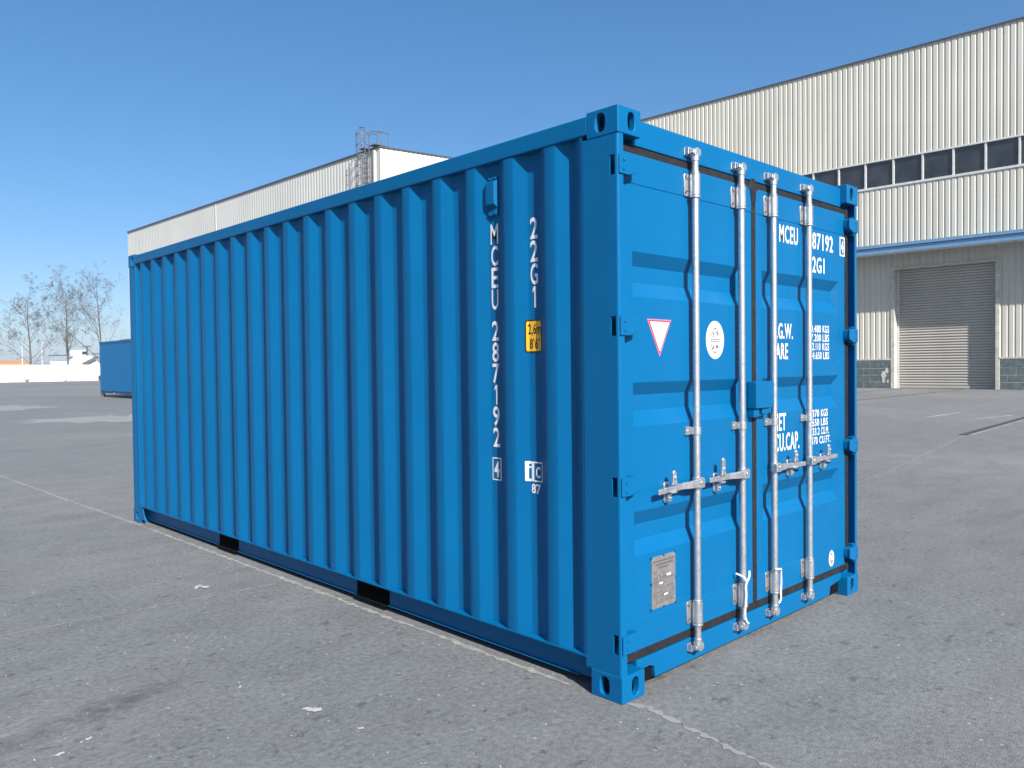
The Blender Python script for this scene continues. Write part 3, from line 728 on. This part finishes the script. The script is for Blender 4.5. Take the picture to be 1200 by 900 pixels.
# ventilator hood
v = MB(); y0, y1 = .790, .868; za, zb = zt(2.225), zt(2.412)
def hood(dx0, dx1, ya, yb, za_, zb_): v.box(dx0, dx1, ya, yb, za_, zb_)
xo = X_IN - .030
P0 = [(X_IN - .001, y0, za + .03), (X_IN - .001, y1, za + .03), (X_IN - .001, y1, zb - .010), (X_IN - .001, y0, zb - .010)]
P1 = [(xo, y0 + .008, za + .055), (xo, y1 - .008, za + .055), (xo, y1 - .008, zb - .024), (xo, y0 + .008, zb - .024)]
v.add(P0 + P1, [(4, 5, 6, 7)] + [(i, (i + 1) % 4, 4 + (i + 1) % 4, 4 + i) for i in range(4)])
v.box(X_IN - .010, X_IN - .001, y0 + .010, y1 - .010, zb - .012, zb + .004); v.box(X_IN - .012, X_IN - .001, y0 + .006, y1 - .006, za, za + .034)
for yy in (y0 + .018, y1 - .018):
    v.cyl((X_IN - .010, yy, zb - .003), (X_IN - .016, yy, zb - .003), .006, 8); v.cyl((X_IN - .012, yy, za + .012), (X_IN - .018, yy, za + .012), .006, 8)
v.build('ventilator', BLUE, left, bevel=.003)
# door seals: plastic straps tied to the two middle bars
def strap(bx, pts, label):
    P = [Vector((bx + a, b, c)) for a, b, c in pts]; P = [P[0]] + P + [P[-1]]; sm_ = []
    for i in range(1, len(P) - 2):
        for k_ in range(4):
            u = k_ / 4; p0, p1, p2, p3 = P[i - 1:i + 3]
            sm_.append(.5 * (2 * p1 + (p2 - p0) * u + (2 * p0 - 5 * p1 + 4 * p2 - p3) * u * u + (3 * p1 - p0 - 3 * p2 + p3) * u ** 3))
    o = MB().tube(sm_ + [P[-1]], .0052, 8).build('plastic_strap', STRAP)
    return tag(o, label, 'strap')
strap(1.020, [(.022, -.016, .395), (.012, -.022, .372), (-.004, -.024, .355), (-.016, -.022, .345), (-.022, -.020, .32), (-.020, -.022, .28), (-.024, -.020, .23), (-.026, -.018, .17), (-.010, -.020, .135), (.006, -.020, .125)], 'white plastic strap knotted over the second silver locking bar from the triangle sticker')
strap(1.021, [(-.040, .026, .385), (-.030, -.012, .372), (-.022, -.022, .352), (-.018, -.024, .335)], 'short white strap end sticking up beside the knotted strap')
strap(1.357, [(-.036, -.014, .352), (-.015, -.024, .350), (.010, -.024, .346), (.028, -.014, .335), (.040, -.008, .305), (.046, -.006, .26), (.044, -.004, .21), (.045, -.004, .17), (.030, .000, .148)], 'white plastic strap hanging in a loop from the bar right of the door gap')

# ================================================================== warehouse on the right
hall = thing('warehouse', 'tall cream corrugated warehouse with a strip of dark windows and blue canopy', 'warehouse', (43.5, 12, 0), R(2))
def ribbed(parent, y0, y1, z0, z1, name='cladding', material=CLAD, pitch=0.30, x=0.0, depth=0.030, axis='y', flat=.60):
    """profiled steel sheet facing -x (axis y) or -y (axis x)"""
    mb = MB(); n = int(round((y1 - y0) / pitch)); pitch = (y1 - y0) / n; pr = []
    for i in range(n):
        b = y0 + i * pitch; pr += [(b, x - depth), (b + flat * pitch, x - depth), (b + (flat + .11) * pitch, x), (b + .89 * pitch, x)]
    pr.append((y1, x - depth))
    for (a, xa), (b, xb) in zip(pr[:-1], pr[1:]):
        if axis == 'y': mb.quad((xa, a, z0), (xb, b, z0), (xb, b, z1), (xa, a, z1))
        else: mb.quad((a, xa, z0), (b, xb, z0), (b, xb, z1), (a, xa, z1))
    return mb.build(name, material, parent, merge=True)
YA, YB = -30.0, 24.0
for a, b in ((-30, -12), (-12, 6.0), (6.0, 24.0)):
    ribbed(hall, a, b, 12.78, 18.52); ribbed(hall, a, b, 8.02, 11.24)
DY0, DY1, DZ = -1.86, 3.06, 6.58
ribbed(hall, DY1 + .20, YB, 1.66, 7.70, 'lower_cladding'); ribbed(hall, YA, DY0 - .20, 1.66, 7.70, 'lower_cladding'); ribbed(hall, DY0 - .20, DY1 + .20, DZ + .16, 7.70, 'lower_cladding')
MB().box(-.10, .10, YA, YB, 18.52, 18.60).build('roof_gutter', TRIM, hall)
mb = MB(); mb.box(.02, .5, YA, YB, 7.70, 8.0); mb.box(.26, .36, YA, YB, 11.0, 13.0); mb.box(.10, 36, YB - .3, YB, 0, 18.5); mb.box(.10, 36, YA, YA + .3, 0, 18.5); mb.box(35.7, 36, YA + .3, YB - .3, 0, 18.5)
mb.build('inner_wall', CLAD, hall)
mb = MB()
mb.quad((-.05, YA, 18.57), (18, YA, 19.6), (18, YB, 19.6), (-.05, YB, 18.57)); mb.quad((18, YA, 19.6), (36, YA, 18.57), (36, YB, 18.57), (18, YB, 19.6)); mb.build('roof', TRIM, hall)
# ribbon window
fr = MB(); fr.box(-.075, .12, YA, YB, 11.20, 11.32); fr.box(-.060, .12, YA, YB, 12.72, 12.80)
fr.build('window_frame', FRAME, hall)
y = -29.9 + .0; ys = [-2.905 + 1.508 * i for i in range(-17, 18)]
ys = [q for q in ys if YA < q < YB]
for q in ys: MB().box(-.030, .12, q - .045, q + .045, 11.3205, 12.7195).build('mullion', FRAME, hall)
for a, b in zip(ys[:-1], ys[1:]):
    MB().box(.060, .072, a + .0455, b - .0455, 11.321, 12.719).build('window_pane', GLASS, hall)
# canopy
OV = 1.5
cn = MB(); cn.box(-OV, -.02, YA, YB, 7.60, 7.70).build('canopy', CANOPY, hall)
f = MB(); f.box(-OV - .05, -OV, YA, YB, 7.70, 7.86); f.box(-OV - .06, -OV, YA, YB, 7.36, 7.52); f.build('canopy_fascia', CANOPY, hall)
MB().box(-OV - .02, -OV + .04, YA, YB, 7.522, 7.698).build('canopy_fascia', CANOPY_D, hall)
MB().box(-OV - .02, -OV + .10, YA, YB, 7.29, 7.358).build('canopy_edge', CLAD, hall)
# base wall of painted blocks
BW, BH = .74, .375
for (a, b) in ((DY1 + .20, 12.0), (-12.0, DY0 - .20)):
    bw = MB().box(-.030, .10, a, b, 0, 1.58).build('base_wall', MORTAR, hall)
    for r_ in range(4):
        y = a - (BW / 2 if r_ % 2 else 0) if a > 0 else b + (BW / 2 if r_ % 2 else 0)
        while (y < b) if a > 0 else (y > a):
            lo, hi = (y, y + BW) if a > 0 else (y - BW, y)
            lo2, hi2 = max(lo, a) + .022, min(hi, b) - .022
            if hi2 - lo2 > .05:
                d = random.uniform(.008, .020)
                MB().box(-.030 - d, -.029, lo2, hi2, r_ * BH + .022, (r_ + 1) * BH - .022).build('block', BLOCK, bw)
            y += BW if a > 0 else -BW
    MB().box(-.085, .02, a, b, 1.5805, 1.655).build('base_ledge', CONC, hall)
for a, b in ((12.0, YB), (YA, -12.0)): MB().box(-.05, .10, a, b, 0, 1.655).build('base_wall', MORTAR, hall)
mb = MB()
for i in range(7):
    y = DY1 + .24 + random.uniform(0, .38); z = random.uniform(.15, 1.15); s = random.uniform(.10, .22)
    mb.add([(-.055, y + s * math.cos(k) * .7 * random.uniform(.6, 1.2), z + s * math.sin(k) * random.uniform(.7, 1.4)) for k in [2 * math.pi * q / 9 for q in range(9)]], [tuple(range(9))])
for i in range(len(mb.v)): mb.v[i] = (-.055 - .0015 * (i // 9), max(DY1 + .215, mb.v[i][1]), min(1.57, max(.02, mb.v[i][2])))
mb.build('flaked_patch', CONC, hall)
# door reveal and roller shutter
RC = .45
jb = MB(); jb.box(-.07, RC, DY1, DY1 + .20, 0, DZ + .15).build('door_jamb', CONC, hall, bevel=.015)
MB().box(-.07, RC, DY0 - .20, DY0, 0, DZ + .15).build('door_jamb', CONC, hall, bevel=.015)
MB().box(-.07, RC, DY0, DY1, DZ, DZ + .15).build('door_lintel', CONC, hall, bevel=.01)
MB().box(RC + .06, RC + .12, DY0 - .15, DY1 + .15, 0, DZ + .1).build('shutter_backing', TRIM, hall)
rd = MB().box(RC - .03, RC + .05, DY0 + .001, DY1 - .001, .03, .16).build('roller_door', SHUT, hall)
sl = MB(); n = 8; pts = []
for i in range(n + 1): pts.append((RC + .050 - .055 * math.sin(math.pi * i / n) ** .7, i / n * .138))
for (xa, za), (xb, zb) in zip(pts[:-1], pts[1:]): sl.quad((xa, DY0 + .002, za), (xa, DY1 - .002, za), (xb, DY1 - .002, zb), (xb, DY0 + .002, zb))
first = None; z = .162
while z < DZ - .05:
    if first is None: first = sl.build('slat', SHUT, rd, merge=True); first.location.z = z
    else: dup(first, rd, location=(random.uniform(-.004, .004), 0, z))
    z += .146
for yy in (DY1 - .06, DY0 + .06): MB().box(RC - .045, RC - .03, yy - .05, yy + .05, 0, DZ - .001).build('guide_rail', FRAME, hall)
MB().box(RC - .04, RC + .1, DY0 + .5, DY0 + 1.3, -.001, .028).build('threshold', JOINT_D, hall)

# ================================================================== hall with ladder, left
hall2 = thing('factory_hall', 'long pale factory hall with a caged ladder rising above its corner', 'building', (25, 38, 0), R(1.5))
HZ = 14.70
ribbed(hall2, 0.0, 21.85, 0, HZ, 'cladding', CLAD2, .34, depth=.016); ribbed(hall2, 21.93, 40.65, 0, HZ, 'cladding', CLAD2, .34, depth=.016)
MB().box(-.04, .01, 21.852, 21.928, 0, HZ).build('cover_strip', FRAME, hall2)
MB().box(-.09, .03, -.05, 40.70, HZ, HZ + .09).build('roof_gutter', TRIM, hall2)
mb = MB()
# gable end, rising gently to the ridge
RW, RI = 18.0, HZ + .55
n = 48
for i in range(n):
    a, b = i * RW / n, (i + 1) * RW / n; zf = lambda q: HZ + (RI - HZ) * (q / (RW / 2) if q < RW / 2 else 2 - q / (RW / 2))
    m1, m2 = a + (b - a) * .62, a + (b - a) * .72
    for (p0, y0), (p1, y1) in (((a, -.03), (m1, -.03)), ((m1, -.03), (m2, 0.0)), ((m2, 0.0), (b - .03, 0.0)), ((b - .03, 0.0), (b, -.03))):
        mb.quad((p0, y0, 0), (p1, y1, 0), (p1, y1, zf(p1)), (p0, y0, zf(p0)))
mb.build('gable_cladding', CLAD2, hall2, merge=True)
mb = MB()
for q0, q1, z0, z1 in ((-.09, RW / 2, HZ, RI), (RW / 2, RW + .09, RI, HZ)):
    mb.add([(q0, -.09, z0 + .001), (q1, -.09, z1 + .001), (q1, .05, z1 + .001), (q0, .05, z0 + .001), (q0, -.09, z0 + .08), (q1, -.09, z1 + .08), (q1, .05, z1 + .08), (q0, .05, z0 + .08)],
           [(3, 2, 1, 0), (4, 5, 6, 7), (0, 1, 5, 4), (1, 2, 6, 5), (2, 3, 7, 6), (3, 0, 4, 7)])
mb.build('verge_trim', TRIM, hall2)
mb = MB(); mb.quad((-.03, 0, HZ + .05), (RW / 2, 0, RI + .05), (RW / 2, 40.6, RI + .05), (-.03, 40.6, HZ + .05)); mb.quad((RW, 0, HZ + .1), (RW / 2, 0, RI + .1), (RW / 2, 40.6, RI + .1), (RW, 40.6, HZ + .1))
mb.quad((.01, 40.64, 0), (RW, 40.64, 0), (RW, 40.64, HZ), (.01, 40.64, HZ)); mb.quad((RW, 0, 0), (RW, 40.6, 0), (RW, 40.6, HZ), (RW, 0, HZ)); mb.build('roof', TRIM, hall2)
# ladder: rails, rungs, hoops
ld = MB()
LY, LX = .95, -.22
for s in (-.22, .22):
    ld.tube([(LX, LY + s, 2.5), (LX, LY + s, HZ + 1.05), (LX + .12, LY + s, HZ + 1.15), (LX + .9, LY + s, HZ + 1.15), (LX + .9, LY + s, HZ + .1)], .030, 6)
    for z in (4, 7, 10, 13): ld.bar((LX, LY + s, z), (0, LY + s, z), .03, .05)
ladder = ld.build('caged_ladder', STEEL, hall2)
z = 2.8; first = None
while z < HZ + .2:
    if first is None: first = MB().cyl((LX, LY - .22, 0), (LX, LY + .22, 0), .018, 6).build('rung', STEEL, ladder); first.location.z = z
    else: dup(first, ladder, location=(0, 0, z))
    z += .30
hp = [(LX - .36 + .36 * math.cos(a), LY + .36 * math.sin(a), 0) for a in [math.pi * (.5 + i / 10) for i in range(11)]]
hp = [(LX, LY + .24, 0)] + hp + [(LX, LY - .24, 0)]
hm = MB()
for a, b in zip(hp[:-1], hp[1:]): hm.bar(a, b, .012, .06)
first = None; z = 5.0
while z < HZ + 1.1:
    if first is None: first = hm.build('cage_hoop', STEEL, ladder); first.location.z = z
    else: dup(first, ladder, location=(0, 0, z))
    z += .62
for i in (2, 4, 6, 8, 10): MB().bar((hp[i][0], hp[i][1], 5.0), (hp[i][0], hp[i][1], HZ + 1.1), .03, .012, (1, 0, 0)).build('cage_strap', STEEL, ladder)
pf = MB(); pf.box(LX - .05, .8, LY - .9, LY - .3, HZ + .17, HZ + .22); pf.box(LX - .05, .8, LY + .3, LY + .8, HZ + .17, HZ + .22)
for x, y in ((-.1, LY - .85), (.75, LY - .85), (-.1, LY + .75)): pf.tube([(x, y, HZ + .2), (x, y, HZ + 1.0)], .022, 6)
pf.tube([(-.1, LY - .85, HZ + 1.0), (.75, LY - .85, HZ + 1.0)], .024, 6); pf.tube([(LX, LY + .22, HZ + 1.4), (LX, LY + .75, HZ + 1.55), (-.1, LY + .8, HZ + 1.45)], .03, 6); pf.tube([(LX, LY + .22, HZ + 1.0), (LX, LY + .22, HZ + 1.42)], .03, 6)
pf.build('roof_landing', STEEL, hall2)
# cable tray feet beside the ladder
MB().box(-.16, -.045, LY - .62, LY - .50, 3.0, HZ - .1).build('downpipe', FRAME, hall2)

# ================================================================== second container, far
FH, FL = 2.896, 12.192
FX, FY, FZ = 11.55, 46.1 - FL, 0.20
fc = thing('shipping_container', 'distant blue container standing in the yard in front of the white wall', 'container', (FX, FY, 0))
def fcast(x, y, z): return MB().box(x, x + .162, y, y + .178, z, z + .118).build('corner_casting', BLUE2, fc, bevel=.008)
for x in (0, W - .162):
    for y in (0, FL - .178):
        for z in (FZ, FZ + FH - .118): fcast(x, y, z)
        MB().box(x + .003, x + .155, y + .003, y + .170, FZ + .1185, FZ + FH - .1185).build('corner_post', BLUE2, fc)
n = 42; pr = []
for i in range(n):
    b = .17 + i * (FL - .34) / n; d = (FL - .34) / n; pr += [(b, .005), (b + d * .25, .005), (b + d * .5, .045), (b + d * .75, .045)]
pr.append((FL - .17, .005))
for X in (lambda x: x, lambda x: W - x):
    mb = MB()
    for (a, xa), (b, xb) in zip(pr[:-1], pr[1:]): mb.quad((X(xa), a, FZ + .16), (X(xb), b, FZ + .16), (X(xb), b, FZ + FH - .09), (X(xa), a, FZ + FH - .09))
    mb.build('side_panel', BLUE2, fc, merge=True)
    MB().box(*sorted((X(0), X(.06))), .178, FL - .178, FZ + FH - .10, FZ + FH - .012).build('top_side_rail', BLUE2, fc)
    mb = MB(); MB()
    e = [.178, FL / 2 - 1.2, FL / 2 - .85, FL / 2 + .85, FL / 2 + 1.2, FL - 2.3, FL - 1.95, FL - .178]
    for a, b in zip(e[0::2], e[1::2]): mb.box(*sorted((X(.05), X(.06))), a, b, FZ + .02, FZ + .155)
    mb.box(*sorted((X(.002), X(.06))), .178, FL - .178, FZ + .155, FZ + .163)
    mb.build('bottom_side_rail', BLUE2, fc)
MB().box(.05, W - .05, .1, FL - .1, FZ + FH - .045, FZ + FH - .025).build('roof_panel', BLUE2, fc)
MB().box(.08, W - .08, .1, FL - .1, FZ + .12, FZ + .15).build('floor', SHADE_BLACK, fc)
MB().box(.16, W - .16, FL - .06, FL - .02, FZ + .03, FZ + FH - .03).build('end_wall', BLUE2, fc)
MB().box(.16, W - .16, .02, .06, FZ + .03, FZ + FH - .03).build('end_wall', BLUE2, fc)
for y in (.03, FL - .13):
    for x in (0.02, W - .22):
        o = MB().box(FX + x, FX + x + .2, FY + y, FY + y + .1, 0.0, FZ + .002).build('timber_block', BARK)
        tag(o, ('dark timber block under the distant container, at its %s corner' % {(0, 0): 'door end yard-side', (0, 1): 'door end hall-side', (1, 0): 'wall end yard-side', (1, 1): 'wall end hall-side'}[(int(y > 1), int(x > 1))]), 'block', 'blocks under the distant container')
# rod lying on its roof
o = MB().tube([(FX + .5, FY + FL - 1.9, FZ + FH + .02), (FX + .5, FY + FL - 6, FZ + FH + .02)], .05, 6).build('pipe', MACH_D)
tag(o, 'thin dark pipe lying along the roof of the distant blue container', 'pipe')

# ================================================================== white perimeter wall
pw = thing('perimeter_wall', 'white rendered yard wall with grey piers', 'wall', (0, 127.5, 0))
px = [26.63 + 4.98 * i for i in range(-7, 12)]
for i, x in enumerate(px):
    MB().box(x - .22, x + .22, -.10, .30, 0, 2.46).build('pier', PIER, pw)
    if i < len(px) - 1:
        MB().box(x + .2205, px[i + 1] - .2205, 0, .22, 0, 2.36).build('wall_panel', WALLW, pw)
        MB().box(x + .2205, px[i + 1] - .2205, -.04, .26, 2.3605, 2.43).build('wall_coping', PIER, pw)
# rubbish at the foot of the wall
def boulder(x, y, r, label, material=STONE):
    bm = bmesh.new(); bmesh.ops.create_icosphere(bm, subdivisions=2, radius=r)
    for v_ in bm.verts: v_.co *= random.uniform(.82, 1.12); v_.co.z = v_.co.z * .85 + r * .8
    me = bpy.data.meshes.new('stone'); bm.to_mesh(me); bm.free(); me.materials.append(material)
    o = bpy.data.objects.new('stone', me); C.objects.link(o); o.location = (x, y, 0); return tag(o, label, 'stone')
boulder(25.75, 126.6, .33, 'grey round stone at the foot of the white wall')
boulder(30.75, 126.9, .16, 'small grey stone by a pier of the white wall')
ty = thing('tyre_pile', 'two dark tyres leaning on the white wall beside the distant container', 'tyres', (35.6, 126.9, 0))
for i, (dx_, dz_, rr_) in enumerate(((0, .42, .30), (.5, .36, .26))):
    c_ = [(dx_ + rr_ * math.cos(a), .3 * dz_ + .1 * i + .25 * rr_ * math.sin(a), dz_ + rr_ * math.sin(a)) for a in [2 * math.pi * q / 16 for q in range(17)]]
    MB().tube(c_, .12, 8, caps=False).build('tyre', TYRE, ty)

# ================================================================== trees behind the wall
def tree(x, y, h, seed, label, lean=0.0, spread=1.0, base=0.0):
    rnd = random.Random(seed); t_ = thing('poplar_tree', label, 'tree', (x, y, 0), 0, 'bare poplars behind the white wall')
    trunk = MB(); twig = MB(); tips = []
    def grow(p, d, ln, r, lev):
        pts = [p]; rs = [r]; n = 4 if lev < 2 else 3
        for i in range(n):
            d = (d + Vector((rnd.uniform(-1, 1), rnd.uniform(-1, 1), rnd.uniform(-.25, .55))) * (.10 if lev == 0 else .20)).normalized()
            p = p + d * ln / n; pts.append(p); rs.append(max(.006, r * (1 - .78 * (i + 1) / n)))
        (trunk if lev < 2 else twig).tube(pts, rs, 6 if lev < 1 else 4 if lev < 2 else 3, caps=False)
        if lev >= 2: tips.extend(pts[1:])
        if lev >= 4: return
        cnt = (14, 6, 4, 3)[lev]
        for k in range(cnt):
            f = (.16 + .84 * (k + rnd.random()) / cnt) if lev == 0 else rnd.uniform(.22, 1)
            i = min(n - 1, int(f * n)); q = pts[i].lerp(pts[i + 1], f * n - i)
            ax = d.orthogonal().normalized(); ax.rotate(Matrix.Rotation(rnd.uniform(0, 6.283), 3, d))
            an = R(rnd.uniform(28, 58)); nd = (d * math.cos(an) + ax * math.sin(an) * spread + Vector((0, 0, .22))).normalized()
            grow(q, nd, ln * ((.50 - .26 * f) if lev == 0 else rnd.uniform(.38, .62)), max(.008, r * (.34 if lev == 0 else .46) * (1.1 - .5 * f)), lev + 1)
    grow(Vector((0, 0, 0)), Vector((lean, 0, 1)).normalized(), h, .17, 0)
    trunk.build('trunk', BARK, t_); 
    lf = MB()
    for q in tips:
        if rnd.random() < .20:
            for _ in range(rnd.choice((1, 1, 2, 3))):
                c_ = q + Vector([rnd.uniform(-.22, .22) for _ in range(3)]); s = rnd.uniform(.05, .12)
                u = Vector([rnd.uniform(-1, 1) for _ in range(3)]).normalized(); v_ = u.orthogonal().normalized()
                lf.quad(c_ - u * s, c_ + v_ * s * .8, c_ + u * s, c_ - v_ * s * .8)
    cr = twig.build('crown', BARK, t_); lf.build('leaves', LEAF, cr)
    return t_
tree(27.4, 131.5, 11.6, 11, 'bare poplar with a broad clumpy crown and forked top, beyond the first wall pier', 0.0, 1.25)
tree(32.3, 132.0, 13.4, 23, 'bare poplar with straight trunk rising in front of the white machine', 0.0, 1.0)
tree(36.9, 131.0, 14.0, 5, 'tallest bare poplar, leaning slightly, next to the distant blue container', -.06, 1.05)

# ================================================================== beyond the wall
mc = thing('machine', 'white plant machine with cabin, dark stack and sloping conveyor beyond the wall', 'machine', (41, 160, 0))
MB().prism([(-4.2, 1.2), (3.2, 1.2), (4.0, 2.6), (2.4, 4.3), (-.4, 4.2), (-1.2, 3.2), (-4.4, 3.3)], DX, -1.2, 1.2).build('body', MACH_W, mc, bevel=.05)
MB().box(-1.0, 1.6, -1.0, 1.0, 4.15, 5.3).build('cabin', MACH_W, mc, bevel=.05)
MB().box(.9, 1.62, -1.03, -.98, 4.5, 5.1).build('cabin_window', GLASS, mc)
k = MB(); k.tube([(1.9, -.6, 4.2), (1.9, -.6, 6.0)], .16, 8); k.box(1.2, 2.5, -.8, -.4, 5.9, 6.15); k.box(1.1, 2.6, -.8, -.4, 4.1, 4.35); k.build('stack', MACH_D, mc)
MB().bar((.9, -1.4, 2.7), (3.5, -1.4, 4.1), .5, .5).build('conveyor', MACH_D, mc)
k = MB(); k.tube([(2.6, -1, 4.65), (4.7, -1, 4.65), (4.8, -1, 4.5), (4.8, -1, 0)], .10, 6); k.build('gooseneck_pipe', MACH_D, mc)
MB().tube([(-4.6, -1, 4.3), (-1.2, -1, 4.4)], .10, 6).build('boom', MACH_D, mc)
for x in (-3.2, -1.8, 1.4, 2.8): MB().cyl((x, -1.35, .62), (x, -.9, .62), .62, 16).build('wheel', TYRE, mc)
sh = thing('shed', 'low shed with orange sheet roof beyond the white wall', 'shed', (24, 165, 0))
MB().box(-12, 10.2, 0, 5, 0, 2.7).build('wall', CLAD, sh)
MB().prism([(-.3, 2.7), (5.3, 2.7), (5.3, 2.9), (2.5, 3.5), (-.3, 2.9)], DY, -12.4, 10.5).build('roof', ORANGE, sh)
for x in (-11, -6, -1, 4, 9): MB().box(x, x + 1.1, -.04, 0.0, 1.0, 2.2).build('window', GLASS, sh)
for x, y, h, lab in ((35.6, 160, 6.6, 'thin pale lamp pole beside the white machine'), (30.3, 150, 6.0, 'thin pale lamp pole above the orange roofed shed')):
    o = MB(); o.tube([(x, y, 0), (x, y, h)], [.09, .05], 8); o.bar((x, y, h), (x + .7, y, h + .15), .12, .06)
    tag(o.build('lamp_pole', FRAME), lab, 'pole')
rnd = random.Random(4); mb = MB()
for i in range(5200):
    x = rnd.uniform(-60, 260); y = 330 + rnd.uniform(-15, 15); hgt = 5.2 + 2.2 * math.sin(x * .11) + 1.5 * math.sin(x * .37)
    z = rnd.uniform(0, 1) ** 1.3 * hgt; s = rnd.uniform(.25, .7); u = Vector([rnd.uniform(-1, 1) for _ in range(3)]).normalized(); v_ = u.orthogonal()
    c_ = Vector((x, y, z)); mb.add([c_ - u * s, c_ + u * s, c_ + v_ * s * .5], [(0, 1, 2)])
o = mb.build('distant_woods', BARK); tag(o, 'grey bare woods on the horizon beyond the white wall', 'woods'); o['kind'] = 'stuff'

# ================================================================== light haze over the yard
m, t, p = mat('haze_air'); t.nodes.remove(p)
pv = t.nodes.new('ShaderNodeVolumePrincipled'); pv.inputs['Color'].default_value = (0.86, 0.92, 1.0, 1); pv.inputs['Density'].default_value = 0.0008; pv.inputs['Anisotropy'].default_value = 0.2
t.links.new(pv.outputs[0], t.nodes['Material Output'].inputs['Volume'])
hz = MB().box(-905, 905, -905, 905, -1, 22).build('haze', m); hz['kind'] = 'stuff'; hz['label'] = 'thin pale haze lying over the yard'; hz['category'] = 'haze'
